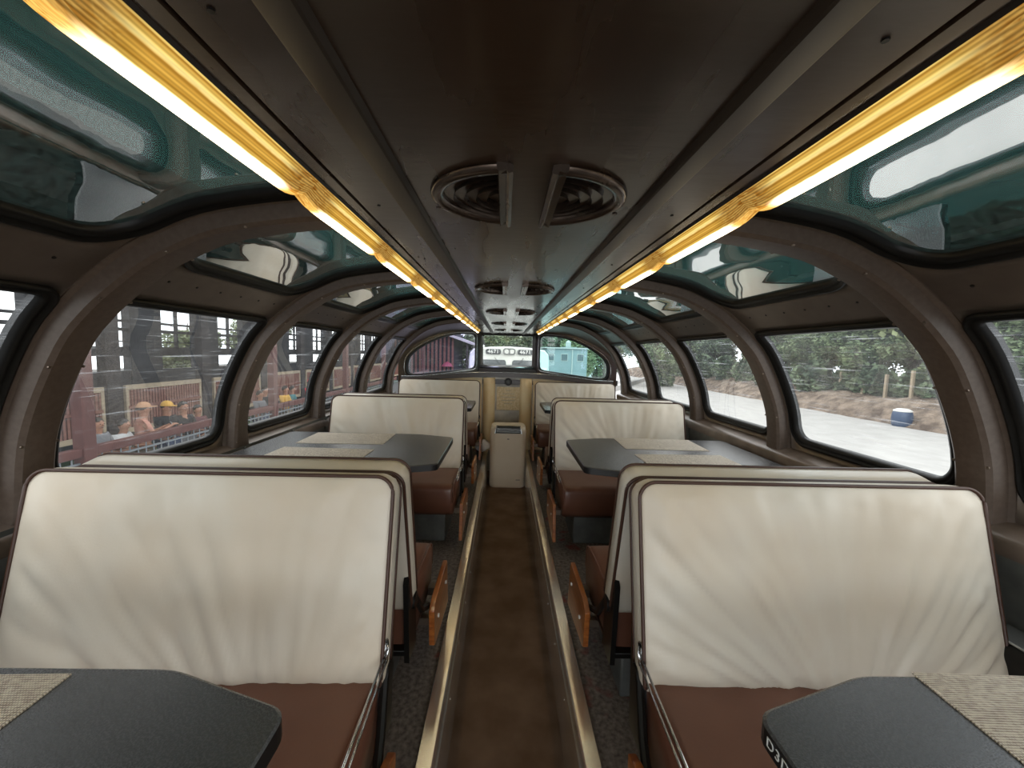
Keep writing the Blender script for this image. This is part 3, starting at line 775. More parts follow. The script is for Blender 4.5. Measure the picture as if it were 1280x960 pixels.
def make_bench(seed, fan, side, chrome=True):
    """origin on the platform, mid width, directly under the top front edge of the back; the sitter faces -Y; aisle is at +X (side -1) or -X (side +1)"""
    r = thing('dining_bench', '', 'bench')
    bk_ = bpy.data.objects.new('backrest', None)
    lean = math.atan2(.115, .49)
    o = cushion_shell('backrest', WB, BH, BT, r, seed=seed, fan=fan, wr=.020)
    o.rotation_euler = (-lean, 0, 0); o.location = (0, -.128, .394)
    # seat cushion
    c = MB(); nx, ny = 30, 14; w, d0, d1, zt, zb = WB-.02, -.50, -.06, .415, .20
    sec = []
    prof_ = [(d1, zb), (d1, zt-.01)]+[(d1-(d1-d0-.05)*i/8, zt+.008*math.sin(PI*i/8)) for i in range(1, 9)]+[(d0+.05-.05*math.sin(a), zt-.05+.05*math.cos(a)) for a in [PI/2*i/5 for i in range(1, 6)]]+[(d0-.004, zt-.12), (d0+.005, zb+.03), (d0+.03, zb)]
    xsn = [(-.5, .93), (-.494, .972), (-.475, .994), (-.44, 1), (0, 1.0), (.44, 1), (.475, .994), (.494, .972), (.5, .93)]
    cyc, czc = (d0+d1)/2, (zt+zb)/2
    vs = []; fs = []
    for (u, f) in xsn:
        for (y, z) in prof_: vs.append((u*w, cyc+(y-cyc)*f, czc+(z-czc)*f))
    k = len(prof_)
    for i in range(len(xsn)-1):
        for j in range(k): fs.append((i*k+j, i*k+(j+1) % k, (i+1)*k+(j+1) % k, (i+1)*k+j))
    fs.append(tuple(range(k))); fs.append(tuple((len(xsn)-1)*k+j for j in range(k))[::-1])
    c.add(vs, fs); co = c.build('seat_cushion', 'brown_leather', r, smooth=True, angle=60)
    for s_ in (-1, 1):
        pp = MB(); pp.tube([(s_*(w*.497), cyc+(y-cyc)*.985, czc+(z-czc)*.985) for y, z in prof_[1:-2]], .004, 6); pp.build('piping', 'brown_leather', co, smooth=True)
    # base pedestal and frame
    b = MB(); b.box(-WB/2+.10, WB/2-.07, -.44, -.10, 0, .235); b.build('pedestal', 'grey_metal', r, bevel=.008)
    b = MB(); b.box(-WB/2+.01, WB/2-.01, -.47, -.03, .215, .238)
    a = -side      # +1 when the aisle is at +x
    xa = a*WB/2
    b.build('seat_frame', 'black_metal', r, bevel=.004)
    b = MB()      # hinge plate and bracket at the aisle end
    b.prism([(-.13, .20), (-.02, .20), (.0, .50), (-.05, .56), (-.10, .50)], 'x', xa-a*.018, xa+a*.0)
    b.tube([(xa+a*.0, -.08, .42), (xa+a*.012, -.16, .30), (xa+a*.025, -.23, .27)], .012, 8)
    b.disc((xa-a*.01, -.07, .40), (a, 0, 0), .028, .022, 14)
    b.build('bracket', 'black_metal', r, smooth=True, angle=40)
    if chrome:
        b = MB(); b.tube([(xa+a*.004, -.105, .475), (xa+a*.005, -.48, .452)], .0035, 6); b.tube([(xa+a*.012, -.105, .465), (xa+a*.013, -.48, .44)], .003, 6)
        b.tube([(xa+a*.004, -.105, .475), (xa+a*.006, -.085, .51), (xa+a*.012, -.10, .49), (xa+a*.010, -.11, .46)], .005, 6); b.build('chrome_rail', 'chrome', r, smooth=True)
    # wooden end board beside the aisle
    b = MB(); xo = xa+a*.036
    b.prism([(-.56, .065), (-.52, .30), (-.235, .305), (-.18, .28), (-.19, .13), (-.215, .115)], 'x', xo, xo+a*.022)
    bo = b.build('end_board', 'orange_wood', r, bevel=.003)
    for (y, z) in ((-.27, .20), (-.47, .22)):
        b = MB(); b.disc((xo+a*.021, y, z), (a, 0, 0), .008, .006, 10); b.build('screw_cap', 'white_plastic', bo)
    for q in ((-.44, -.40, .20, .235), (-.28, -.25, .17, .20)):
        b = MB(); b.box(xa-a*.02, xo, *q); b.build('mount', 'screw_metal', bo)
    return r
RY = [1.17, 3.074, 4.978]
rown = ['nearest', 'middle', 'farthest']
XC = (XS+XE)/2
for sd, side in ((-1, 'left'), (1, 'right')):
    A = make_bench(1.3 if sd < 0 else 4.7, (.75, -.6) if sd < 0 else (.55, -.25), sd)
    B2 = make_bench(2.9 if sd < 0 else 8.1, (.4, -.3), -sd, False)
    for i, ry in enumerate(RY):
        o = A if i == 0 else dup(A)
        o.location = (sd*XC, ry-.086, -1.3)
        o['label'] = 'cream leather bench facing the camera, %s of the aisle, %s' % (side, ['nearest the camera', 'middle row', 'against the bulkhead'][i])
        o['group'] = 'benches facing the camera'
        if i < 2:
            o = B2 if i == 0 else dup(B2)
            o.location = (sd*XC, ry+.086, -1.3); o.rotation_euler = (0, 0, PI)
            o['label'] = 'cream bench facing away, back to back behind the %s %s bench' % (rown[i], side)
            o['group'] = 'benches facing away'

# ---------------------------------------------------------------- tables with place mats
def make_table(sd):
    r = thing('dining_table', '', 'table')
    # outline relative to (0, centre Y); aisle end at |x| = .367, wall end 1.44; top face z = 0
    def rounded(pts, r_=.03, n=5):
        o_ = []
        for i in range(len(pts)):
            p0, p1, p2 = Vector(pts[i-1]), Vector(pts[i]), Vector(pts[(i+1) % len(pts)])
            a = p1+(p0-p1).normalized()*r_; b = p1+(p2-p1).normalized()*r_
            for j in range(n+1):
                t = j/n; o_.append(tuple((1-t)**2*a+2*t*(1-t)*p1+t*t*b))
        return o_
    base = [(.365, -.30), (.60, -.375), (1.44, -.375), (1.44, .375), (.60, .375), (.365, .30)]
    out_ = rounded([(sd*x, y) for x, y in base])
    b = MB(); b.prism(out_, 'z', -.034, -.004); b.m = 1
    k = len(out_); ins = [(x-(x-sd*.9)*.006, y*.985) for x, y in out_]
    b.add([(x, y, -.004) for x, y in out_]+[(x, y, 0) for x, y in ins], [(i, (i+1) % k, k+(i+1) % k, k+i) for i in range(k)]); b.add([(x, y, .0) for x, y in ins], [tuple(range(k))])
    b.build('tabletop', ['table_edge', 'table_laminate'], r)
    b = MB(); b.box(sd*.72, sd*.80, -.03, .03, -.73, -.034); b.box(sd*.60, sd*.95, -.16, .16, -.745, -.725); b.build('leg', 'grey_metal', r, bevel=.006)
    b = MB(); b.box(sd*.62, sd*1.40, -.02, .02, -.07, -.034); b.box(sd*.74, sd*.78, -.25, .25, -.06, -.034); b.build('under_frame', 'black_metal', r)
    return r
def make_mat(): 
    b = MB(); b.box(-.25, .25, -.145, .145, 0, .0025); return b.build('place_mat', 'woven_mat')
mat0 = None
TY = [.255, 2.16, 4.064]
tn = ['nearest the camera', 'second from the camera', 'third from the camera, mostly hidden']
for sd, side in ((-1, 'left'), (1, 'right')):
    T0 = make_table(sd)
    for i, ty in enumerate(TY):
        o = T0 if i == 0 else dup(T0)
        o.location = (0, ty, -.555); o['label'] = 'black laminate dining table on the %s side, %s' % (side, tn[i]); o['group'] = 'black dining tables'
        for j, (mx_, my_) in enumerate(((.945, .225), (.955, -.175), )):
            if i == 2: continue
            if i == 0 and j == 1: continue
            if mat0 is None: mat0 = make_mat(); q = mat0
            else: q = mat0.copy(); C.objects.link(q)
            q.location = (sd*(mx_+(.055 if sd < 0 else 0)), ty+my_-(.02 if sd < 0 else 0)-(.0 if j else .0), -.5548); q.rotation_euler = (0, 0, .03*sd*(1 if j else -1))
            tag(q, 'woven beige place mat on the %s table %s, %s half' % (side, ['nearest the camera', 'second from the camera'][i], ['far', 'near'][j]), 'place mat', 'woven place mats')
    if sd > 0:
        # white seat letters on the aisle edge of the near right table
        mt_ = Matrix.Translation((.3643, -.0, -.0185)) @ Matrix.Rotation(-PI/2, 4, 'Z') @ Matrix.Rotation(PI/2, 4, 'X')
        nb_ = text_mesh('seat_lettering', 'D3D4', .022, 'white_lettering', T0, mt_ @ Matrix.Translation((-.243, 0, 0)), .0004, 1.15)
        nb_['label'] = 'white letters reading D3D4'

# ---------------------------------------------------------------- portable cooler in the aisle
ac = thing('portable_air_conditioner', 'cream upright portable air conditioner standing at the far end of the aisle', 'air conditioner', (.018, 4.62, -1.6))
def rr(w, d, r_, n=6): return rrect(-w/2, w/2, -d/2, d/2, [r_]*4, n, 2)
b = MB(); vs = []; fs = []
lv = [(.02, .96), (.0, .985), (.03, 1.0), (.30, 1.0), (.60, 1.0), (.68, .985), (.715, .95), (.73, .88)]
lv[0], lv[1] = (.0, .95), (.012, .985)
for z, f in lv: vs += [(x*f, y*f, z) for x, y in rr(.43, .34, .07)]
k = len(rr(.43, .34, .07))
for j in range(len(lv)-1):
    for i in range(k): fs.append((j*k+i, j*k+(i+1) % k, (j+1)*k+(i+1) % k, (j+1)*k+i))
fs.append(tuple(range(k))[::-1]); fs.append(tuple((len(lv)-1)*k+i for i in range(k)))
b.add(vs, fs); b.build('body', 'cream_plastic', ac, smooth=True, angle=40)
b = MB(); b.prism([(-.152, .655), (-.135, .735), (.135, .735), (.152, .655)], 'y', -.176, -.10); b.build('air_outlet', 'dark_grille', ac, bevel=.006)
b = MB()
for i in range(3): b.box(-.14, .14, -.180, -.12, .672+.018*i, .678+.018*i)
b.tube([(-.157, -.17, .652), (-.14, -.165, .742), (.14, -.165, .742), (.157, -.17, .652)], .006, 6); b.build('louvre', 'silver_trim', ac)
b = MB(); b.box(-.012, .012, -.173, -.168, .583, .592); b.box(.10, .15, -.173, -.168, .095, .101); b.build('badge', 'red_brown_steel', ac)
hz = thing('exhaust_hose', 'short white ribbed hose beside the cream air conditioner', 'hose', (-.25, 4.62, -1.2))
b = MB(); pts = []; rs = []
for i in range(25):
    a = i/24; pts.append((-.09+.10*a, .10-.05*a, .06*math.sin(PI*a)+.0)); rs.append(.062+.006*(i % 2))
b.tube(pts, rs, 14); b.build('ribbed_duct', 'white_plastic', hz, smooth=True)
b = MB(); b.tube([(-.09, .10, -.1), (-.09, .10, -.10-.0)], .02, 8); 
b = MB(); b.box(-.12, -.06, .07, .13, -.098, .0); b.build('bracket', 'black_metal', hz)

# small wall ledge on the near right wall
wl = thing('wall_armrest', 'black wall-side armrest at the right end of the nearest right bench', 'armrest', (1.42, 1.02, -.80))
b = MB(); b.prism([(-.05, -.07), (.05, -.07), (.05, .03), (-.045, .03), (-.06, .0)], 'y', -.16, .10); b.build('pad', 'black_metal', wl, bevel=.012)
b = MB(); b.box(-.045, .05, -.15, .09, .03, .038); b.build('top_cap', 'silver_trim', wl, bevel=.003)

# ================================================================= outside
def flat(name, x0, x1, y0, y1, z, mt_, label, cat):
    b = MB(); b.box(x0, x1, y0, y1, z-.3, z); return tag(b.build(name, mt_), label, cat)
g = MB(); g.box(-60, 60, -20, 110, -4.4, -4.0); g.build('ground', 'gravel', kind='structure')
g = MB(); g.box(3.0, 21.0, -8, 70, -4.0, -3.3); g.build('floor', 'pale_concrete', kind='structure')
g = MB(); g.box(-30, -6.2, -4, 60, -4.0, -3.02); g.build('floor', 'platform_paving', kind='structure')
g = MB(); g.box(-14, -9.9, -4, 60, -3.02, -2.98); g.build('floor', 'grass', kind='structure')
# dirt bank on the right
b = MB(); nx, ny = 26, 90; vs = []; fs = []
for j in range(ny+1):
    for i in range(nx+1):
        x = 20.6+16*i/nx; y = -8+78*j/ny
        z = -3.45+1.9*(1-math.exp(-max(0, x-20.8)*.55))+.35*noise.noise(Vector((x*.6, y*.45, 0)))*min(1, i/3)+.16*noise.noise(Vector((x*2, y*2, 3)))*min(1, i/2)
        vs.append((x+.35*noise.noise(Vector((y*.5, i, 1)))*(i < 3), y, z))
for j in range(ny):
    for i in range(nx): a = j*(nx+1)+i; fs.append((a, a+1, a+nx+2, a+nx+1))
b.add(vs, fs); b.build('ground', 'dirt', kind='structure', smooth=True)

# ---- trees
def crown_mesh(seed, leaves, rx, rz, kind):
    rd = random.Random(seed); b = MB(); blobs = []
    for i in range(16):
        a = rd.uniform(0, 2*PI); h = rd.uniform(-.8, .9); rr_ = math.sqrt(max(0, 1-h*h))*rd.uniform(.3, .85)
        blobs.append((rx*rr_*math.cos(a), rx*rr_*math.sin(a), rz*h*.85, rd.uniform(.32, .5)*rx))
    for i in range(leaves):
        bx, by, bz, br_ = rd.choice(blobs)
        d = Vector((rd.gauss(0, 1), rd.gauss(0, 1), rd.gauss(0, 1))).normalized()*br_*rd.uniform(.55, 1.05)
        c = Vector((bx, by, bz))+d; s_ = rd.uniform(.07, .17)
        u = Vector((rd.gauss(0, 1), rd.gauss(0, 1), rd.gauss(0, .6))).normalized(); v = u.cross(Vector((rd.gauss(0, 1), rd.gauss(0, 1), rd.gauss(0, 1)))).normalized()
        b.add([c-u*s_, c-v*s_*.6, c+u*s_, c+v*s_*.6+Vector((0, 0, -.03))], [(0, 1, 2, 3)])
    return b
protos = []
for i, (mt_, lf, rx, rz) in enumerate((('foliage', 12000, 2.3, 3.0), ('foliage_dark', 12000, 2.4, 3.3), ('foliage_yellow', 10500, 2.1, 2.7))):
    r = thing('tree', '', 'tree')
    cb = crown_mesh(11+i, lf, rx, rz, 0); cb.v = [(x, y, z+3.0) for x, y, z in cb.v]; cb.build('crown', mt_, r)
    tb = MB(); tb.tube([(0, 0, -.3), (.06, .03, 1.2), (-.05, .1, 2.6), (.1, 0, 4.2), (.05, -.1, 5.6)], [.17, .14, .12, .08, .03], 8)
    for q in range(7):
        a = q*2.4; z0 = 2+.45*q; tb.tube([(0, 0, z0), (.7*math.cos(a), .7*math.sin(a), z0+.5), (1.5*math.cos(a), 1.5*math.sin(a), z0+.9)], [.05, .035, .015], 5)
    tb.build('trunk', 'bark', r, smooth=True)
    protos.append(r)
rd = random.Random(5); cnt = {}
ORD = ['first', 'second', 'third', 'fourth', 'fifth', 'sixth', 'seventh', 'eighth', 'ninth', 'tenth', 'eleventh', 'twelfth', 'thirteenth', 'fourteenth', 'fifteenth', 'sixteenth', 'seventeenth', 'eighteenth', 'nineteenth', 'twentieth', 'twenty-first', 'twenty-second', 'twenty-third', 'twenty-fourth', 'twenty-fifth', 'twenty-sixth']
kindn = ['mid green leafy tree', 'dark green dense tree', 'yellow-green lighter tree']
spots = []
for y in [2, 6.5, 11, 15, 18.5, 22, 26, 30, 35, 40, 46, 53, 61]: spots.append((rd.uniform(24.2, 26.2), y+rd.uniform(-.8, .8), -2.0, rd.uniform(.85, 1.1), 'in the front row on the dirt bank'))
for y in [4, 9, 13.5, 18, 23, 28, 33, 39, 46, 54]: spots.append((rd.uniform(29, 32), y+rd.uniform(-1, 1), -1.8, rd.uniform(1.5, 1.8), 'in the back row on the dirt bank'))
spots.append((27.2, 24.6, -2.0, 2.0, 'towering over the middle of the dirt bank'))
for x, y, s_ in ((3, 46, 1.3), (-2.5, 49, 1.35), (8, 43, 1.2), (12.5, 47, 1.35), (17, 43, 1.3), (-7, 52, 1.3), (.5, 56, 1.6), (6, 58, 1.6), (11, 60, 1.6)): spots.append((x, y, -4, s_, 'beyond the end of the track'))
for x, y, s_ in ((-24, 11, .5), (-23.5, 20.5, .55), (-22, 27, .9), (-22.5, 36, 1.1), (-25, 5, .5)): spots.append((x, y, -3.2, s_, 'behind the dark station shed'))
used = set()
for i, (x, y, z, s_, where) in enumerate(spots):
    k = [0, 1, 2, 1, 0, 2, 0][i % 7]
    if 'station' in where: k = 2
    o = protos[k] if k not in used else dup(protos[k]); used.add(k)
    o.location = (x, y, z); o.rotation_euler = (0, 0, rd.uniform(0, 6.28)); o.scale = (s_, s_, s_*rd.uniform(.9, 1.15))
    if 'towering' in where: o['label'] = 'tallest dark-crowned tree, '+where; o['group'] = 'trees on the dirt bank'; continue
    cnt[where] = cnt.get(where, 0)+1; o['label'] = '%s, %s of those %s' % (kindn[k], ORD[cnt[where]-1], where); o['group'] = 'trees '+where
# undergrowth on the bank
u0_ = None
for i in range(26):
    if u0_ is None:
        r = thing('bush', '', 'bush'); cb = crown_mesh(77, 3200, .9, .6, 0); cb.v = [(x, y, z+.4) for x, y, z in cb.v]; cb.build('foliage', 'foliage_dark', r); u0_ = r; o = r
    else: o = dup(u0_)
    o.location = (rd.uniform(22.8, 24.8), 1+2.1*i+rd.uniform(-.6, .6), -2.0); s_ = rd.uniform(1.1, 1.8); o.scale = (s_, s_, s_*1.1); o.rotation_euler = (0, 0, rd.uniform(0, 6))
    o['label'] = 'low dark bush under the trees on the dirt bank, %s along it' % ORD[i]; o['group'] = 'bushes on the dirt bank'
# wooden posts on the bank, blue drum, rocks
pz = None
for i, (x, y, h) in enumerate(((23.2, 21.4, 1.9), (23.3, 23.0, 1.6), (23.2, 24.4, 1.7), (23.4, 26.3, 1.6), (23.5, 30.5, 1.7))):
    b = MB(); b.prism([(-.07, -.07), (.07, -.07), (.07, .07), (-.07, .07)], 'z', -.6, h, 3); b.v = [(vx+.02*noise.noise(Vector((vx, vy, vz*3))), vy, vz) for vx, vy, vz in b.v]
    o = b.build('fence_post', 'frame_wood', bevel=.01); o.location = (x, y, -2.3)
    tag(o, 'weathered wooden post in the dirt bank below the trees, %s along the bank' % ORD[i], 'post', 'posts on the dirt bank')
dr = thing('barrel', 'blue barrel with a white lid at the edge of the pale pavement', 'barrel', (20.9, 19.6, -3.3))
b = MB(); b.tube([(0, 0, 0), (0, 0, .08), (0, 0, .4), (0, 0, .7), (0, 0, .78)], [.36, .40, .43, .40, .36], 20); b.build('drum', 'blue_plastic', dr, smooth=True, angle=40)
b = MB(); b.tube([(0, 0, .78), (0, 0, .84), (0, 0, .93)], [.38, .38, .22], 20); b.build('lid', 'white_plastic', dr, smooth=True, angle=40)
for i in range(9):
    b = MB(); b.ball((0, 0, 0), 1, 10, 7, (1, 1.2, .6)); sc_ = rd.uniform(.18, .42)
    b.v = [(x*sc_*(1+.3*noise.noise(Vector((x*2+i, y*2, z*2)))), y*sc_*(1+.3*noise.noise(Vector((x*2, y*2+i, z*2)))), z*sc_) for x, y, z in b.v]
    o = b.build('rock', 'rock', smooth=True); y_ = (12.5, 15.2, 16.2, 17.6, 22.5, 24, 27, 31, 36)[i]; o.location = (21.7+rd.uniform(0, 1.0), y_, -2.95)
    tag(o, 'grey-brown rock on the dirt bank by the pale pavement, %s along it' % ORD[i], 'rock', 'rocks in the dirt bank')

# ---- station shed on the left
sh_ = thing('train_shed', 'dark open station shed with gridded windows behind the platform', 'building', (-12, 14, -3))
LOC = Vector((-12, 14, -3))
def shp(mb, name, mt_, **k):
    mb.v = [(x-LOC.x, y-LOC.y, z-LOC.z) for x, y, z in mb.v]; return mb.build(name, mt_, sh_, **k)
Z0s, Z1s = -3, 4.3
P0, PER, OW = 13.55, 2.62, 1.50
b = MB()
ys0 = [P0+PER*k for k in range(-5, 10)]
rows = [(.46, .64), (.71, 1.16), (1.24, 1.7)]
# piers
for y in ys0: b.box(-12.15, -11.9, y+OW, y+PER, -3, 4.3)
for (za, zb) in ((-1.35, -.88), (-.42, -.13), (.36, .46), (.64, .71), (1.16, 1.24), (1.72, 4.3)): b.box(-12.12, -11.93, ys0[0], ys0[-1], za, zb)
for y in ys0: 
    b.box(-12.08, -11.98, y+.70, y+.77, -.2, 1.75); b.box(-12.09, -11.97, y, y+OW, .02, .06)
shp(b, 'window_wall', 'dark_steel')
b = MB(); b.box(-12.2, -12.0, ys0[0], ys0[-1], -3, -1.35); shp(b, 'base_wall', 'shed_timber')
b = MB(); b.add([(-6.9, -8, 3.30), (-15.5, -8, 4.6), (-15.5, 38, 4.6), (-6.9, 38, 3.30), (-6.9, -8, 3.42), (-15.5, -8, 4.75), (-15.5, 38, 4.75), (-6.9, 38, 3.42)],
                [(0, 1, 2, 3), (4, 7, 6, 5), (0, 4, 5, 1), (3, 2, 6, 7), (1, 5, 6, 2), (0, 3, 7, 4)]); shp(b, 'roof', 'dark_steel')
b = MB(); b.box(-6.95, -6.86, -8, 38, 3.22, 3.46); shp(b, 'fascia', 'fascia')
for k in range(-2, 10):
    y = 9.45+2.9*k
    b = MB(); b.box(-9.68, -9.46, y-.20, y+.14, -3, 3.9); shp(b, 'column', 'shed_timber')
b = MB(); b.box(-9.7, -9.5, 0, 37.5, .95, 1.12); b.box(-9.7, -9.5, 0, 37.5, 2.6, 3.0)
for k in range(-2, 10):
    y = 9.45+2.9*k; b.tube([(-9.6, y, .9), (-9.6, y+.8, 1.9), (-9.6, y+1.2, 2.7)], .06, 6); b.tube([(-9.6, y, .9), (-9.6, y-.8, 1.9), (-9.6, y-1.2, 2.7)], .06, 6)
shp(b, 'girder', 'dark_steel')
# slatted fence panels between the columns
fp = None
for k in range(-1, 9):
    if fp is None:
        fp = thing('slatted_fence', '', 'fence')
        b = MB()
        for i in range(27): b.box(-.02, .02, .09+.085*i-.028, .09+.085*i+.024, .10, 1.12)
        b.build('slats', 'slat_wood', fp)
        b = MB(); b.box(-.035, .035, 0, 2.38, 1.08, 1.20); b.box(-.035, .035, 0, 2.38, 0.0, .12); b.box(-.035, .035, 0, .07, .1, 1.1); b.box(-.035, .035, 2.31, 2.38, .1, 1.1); b.build('frame', 'frame_wood', fp)
        b = MB(); b.box(.02, .045, .05, 2.33, .60, .67); b.build('mid_rail', 'slat_wood', fp)
        o = fp
    else: o = dup(fp)
    o.location = (-9.5, 9.70+2.9*k, -2.26); o['group'] = 'slatted fence panels on the platform'
    o['label'] = 'reddish slatted fence with pale frame before the station shed, %s along the platform' % ORD[k+1]
# front posts + railing
po0 = None
for k, y in enumerate((3.6, 6.07, 11.0, 16, 21, 26, 31)):
    if po0 is None:
        b = MB(); b.box(-.09, .09, -.095, .095, 0, 2.95); b.box(-.14, .14, -.14, .14, 0, .12); b.box(-.14, .14, -.14, .14, 2.85, 2.95)
        po0 = b.build('platform_post', 'red_brown_steel', bevel=.01); o = po0
    else: o = po0.copy(); C.objects.link(o)
    o.location = (-6.62, y, -3.02); o.scale = (1, 1, 2.14)
    tag(o, 'slim red-brown steel post rising from the platform railing, %s along it' % ORD[k], 'post', 'platform posts')
rl = None
for k in range(13):
    if rl is None:
        rl = thing('platform_railing', '', 'railing')
        b = MB(); b.box(-.06, .06, 0, 2.46, 1.22, 1.36); b.build('top_beam', 'red_brown_steel', rl, bevel=.008)
        b = MB()
        for i in range(16): b.tube([(0, .08+.155*i, .12), (0, .08+.155*i, 1.23)], .011, 6)
        b.build('pickets', 'galvanised', rl)
        b = MB(); b.box(-.02, .02, 0, 2.46, .08, .13); b.box(-.02, .02, 0, 2.46, 1.10, 1.13)
        b.build('cross_bars', 'galvanised', rl)
        o = rl
    else: o = dup(rl)
    o.location = (-6.62, 1.16+2.46*k, -3.02); o['label'] = 'red-brown platform railing section with thin grey uprights, %s along the platform' % ORD[k]; o['group'] = 'platform railing sections'
um = thing('patio_umbrella', 'small red umbrella far down the platform', 'umbrella', (-6.0, 40, -3.02))
b = MB(); b.tube([(0, 0, 0), (0, 0, 2.0)], .025, 6); b.build('pole', 'galvanised', um)
b = MB(); b.tube([(0, 0, 1.45), (0, 0, 1.75), (0, 0, 1.95)], [.62, .40, .03], 10); b.build('canopy', 'red_cloth', um)

# ---- people on the platform
def person(name_label, x, y, zf, h, face, top_m, leg_m, cap_m=None, brim=True, arms='rest', hair_len=0, bend=0):
    """standing figure, feet at zf, height h, facing angle 'face' (0 = +X, towards the train)"""
    r = thing('person', name_label, 'person', (x, y, zf), face); k = h/1.72
    J = {}
    def v(n, p, rad): J[n] = (Vector(p)*k, rad*k)
    v('pel', (0, 0, .93), .125); v('wst', (.0, 0, 1.08), .115); v('cst', (-.01+bend*.3, 0, 1.28), .135); v('nkb', (bend*.6, 0, 1.43), .085); v('nck', (.02+bend*.7, 0, 1.49), .060); v('hd0', (.03+bend*.8, 0, 1.56), .075); v('hd1', (.03+bend*.85, 0, 1.64), .088); v('hd2', (.015+bend*.85, 0, 1.70), .06)
    for s_, n in ((1, 'L'), (-1, 'R')):
        v('hip'+n, (0, .09*s_, .88), .095); v('kne'+n, (.02, .10*s_, .49), .062); v('ank'+n, (-.01, .11*s_, .09), .042); v('toe'+n, (.15, .12*s_, .035), .035)
        v('sho'+n, (bend*.5, .175*s_, 1.405), .068)
        if arms == 'phone': v('elb'+n, (.14+bend*.5, .19*s_, 1.14), .043); v('wri'+n, (.36+bend*.5, .08*s_, 1.26), .030); v('pal'+n, (.43+bend*.5, .06*s_, 1.29), .032)
        elif arms == 'rest': v('elb'+n, (.10+bend*.5, .24*s_, 1.12), .043); v('wri'+n, (.34+bend*.5, .17*s_, 1.17), .030); v('pal'+n, (.42+bend*.5, .15*s_, 1.17), .032)
        else: v('elb'+n, (.0, .23*s_, 1.10), .043); v('wri'+n, (.06, .25*s_, .86), .030); v('pal'+n, (.08, .25*s_, .78), .032)
    E_ = [('pel', 'wst'), ('wst', 'cst'), ('cst', 'nkb'), ('nkb', 'nck'), ('nck', 'hd0'), ('hd0', 'hd1'), ('hd1', 'hd2')]
    for n in 'LR': E_ += [('pel', 'hip'+n), ('hip'+n, 'kne'+n), ('kne'+n, 'ank'+n), ('ank'+n, 'toe'+n), ('cst', 'sho'+n), ('sho'+n, 'elb'+n), ('elb'+n, 'wri'+n), ('wri'+n, 'pal'+n)]
    for n, s_ in (('L', 1), ('R', -1)):
        pal = J['pal'+n][0]/k; wri = J['wri'+n][0]/k; d = (pal-wri).normalized()
        sd_ = Vector((0, 1, 0)) if abs(d.y) < .8 else Vector((1, 0, 0))
        for q in range(4):
            o_ = sd_*(q-1.5)*.021; l = (.062, .072, .068, .054)[q]
            v('f%d%s' % (q, n), pal+o_+d*.03, .0095); v('g%d%s' % (q, n), pal+o_+d*(.03+l*.6)+Vector((0, 0, -.012)), .008)
            v('h%d%s' % (q, n), pal+o_*.95+d*(.03+l)+Vector((0, 0, -.035)), .007)
            E_ += [('pal'+n, 'f%d%s' % (q, n)), ('f%d%s' % (q, n), 'g%d%s' % (q, n)), ('g%d%s' % (q, n), 'h%d%s' % (q, n))]
        v('t0'+n, pal-sd_*.04*s_-d*.01, .011); v('t1'+n, pal-sd_*.055*s_+d*.03, .009); E_ += [('pal'+n, 't0'+n), ('t0'+n, 't1'+n)]
    def skin(name, keys, mt_, grow, parent, extra=None, root='pel'):
        ks = [q for q in keys]; idx = {q: i for i, q in enumerate(ks)}
        me = bpy.data.meshes.new(name); me.from_pydata([J[q][0] for q in ks], [(idx[a], idx[b]) for a, b in E_ if a in idx and b in idx], [])
        me.materials.append(MATS[mt_]); o = bpy.data.objects.new(name, me); C.objects.link(o)
        me.skin_vertices if hasattr(me, 'skin_vertices') else None
        md = o.modifiers.new('skin', 'SKIN'); md.use_smooth_shade = True
        if not me.skin_vertices: 
            import bmesh
            bm = bmesh.new(); bm.from_mesh(me); bm.verts.layers.skin.verify(); bm.to_mesh(me); bm.free()
        for q, i in idx.items():
            d = me.skin_vertices[0].data[i]; rr_ = J[q][1]*grow; d.radius = (rr_, rr_); d.use_root = (q == root)
        ss = o.modifiers.new('sub', 'SUBSURF'); ss.levels = 1; ss.render_levels = 1
        dg = bpy.context.evaluated_depsgraph_get(); me2 = bpy.data.meshes.new_from_object(o.evaluated_get(dg)); me2.name = name
        bpy.data.objects.remove(o)
        if not me2.materials: me2.materials.append(MATS[mt_])
        o = bpy.data.objects.new(name, me2); C.objects.link(o); o.parent = parent
        return o
    body = skin('body', list(J.keys()), 'skin', 1.0, r)
    torso = ['pel', 'wst', 'cst', 'nkb', 'shoL', 'shoR', 'elbL', 'elbR']
    J['elbL'], el = (J['shoL'][0].lerp(J['elbL'][0], .75), J['elbL'][1]), J['elbL']; J['elbR'] = (J['shoR'][0].lerp(J['elbR'][0], .75), J['elbR'][1])
    skin('shirt', torso, top_m, 1.16, r)
    skin('trousers', ['pel', 'hipL', 'hipR', 'kneL', 'kneR', 'ankL', 'ankR'], leg_m, 1.18, r)
    hc = J['hd1'][0]/k
    b = MB(); b.ball((0, 0, 0), 1, 14, 10); n_ = []
    for (x_, y_, z_) in b.v:
        px, py, pz = hc.x+x_*.098-.006, hc.y+y_*.084, hc.z-.005+z_*.118; n_.append((px*k, py*k, pz*k))
    b.v = n_
    nose = MB(); nose.ball((k*(hc.x+.098), 0, k*(hc.z-.015)), .016*k, 6, 5, (1.1, .8, 1.4))
    # head form joined to the body mesh with nose and ears
    hb_ = MB(); hb_.v = b.v; hb_.f = b.f; hb_.mi = b.mi; hb_.uv = b.uv; hb_.add(nose.v, nose.f)
    for s_ in (-1, 1): hb_.ball((k*(hc.x-.0), k*s_*.086, k*(hc.z-.02)), .022*k, 6, 5, (.8, .4, 1.3))
    import bmesh
    bm = bmesh.new(); bm.from_mesh(body.data); off = len(bm.verts)
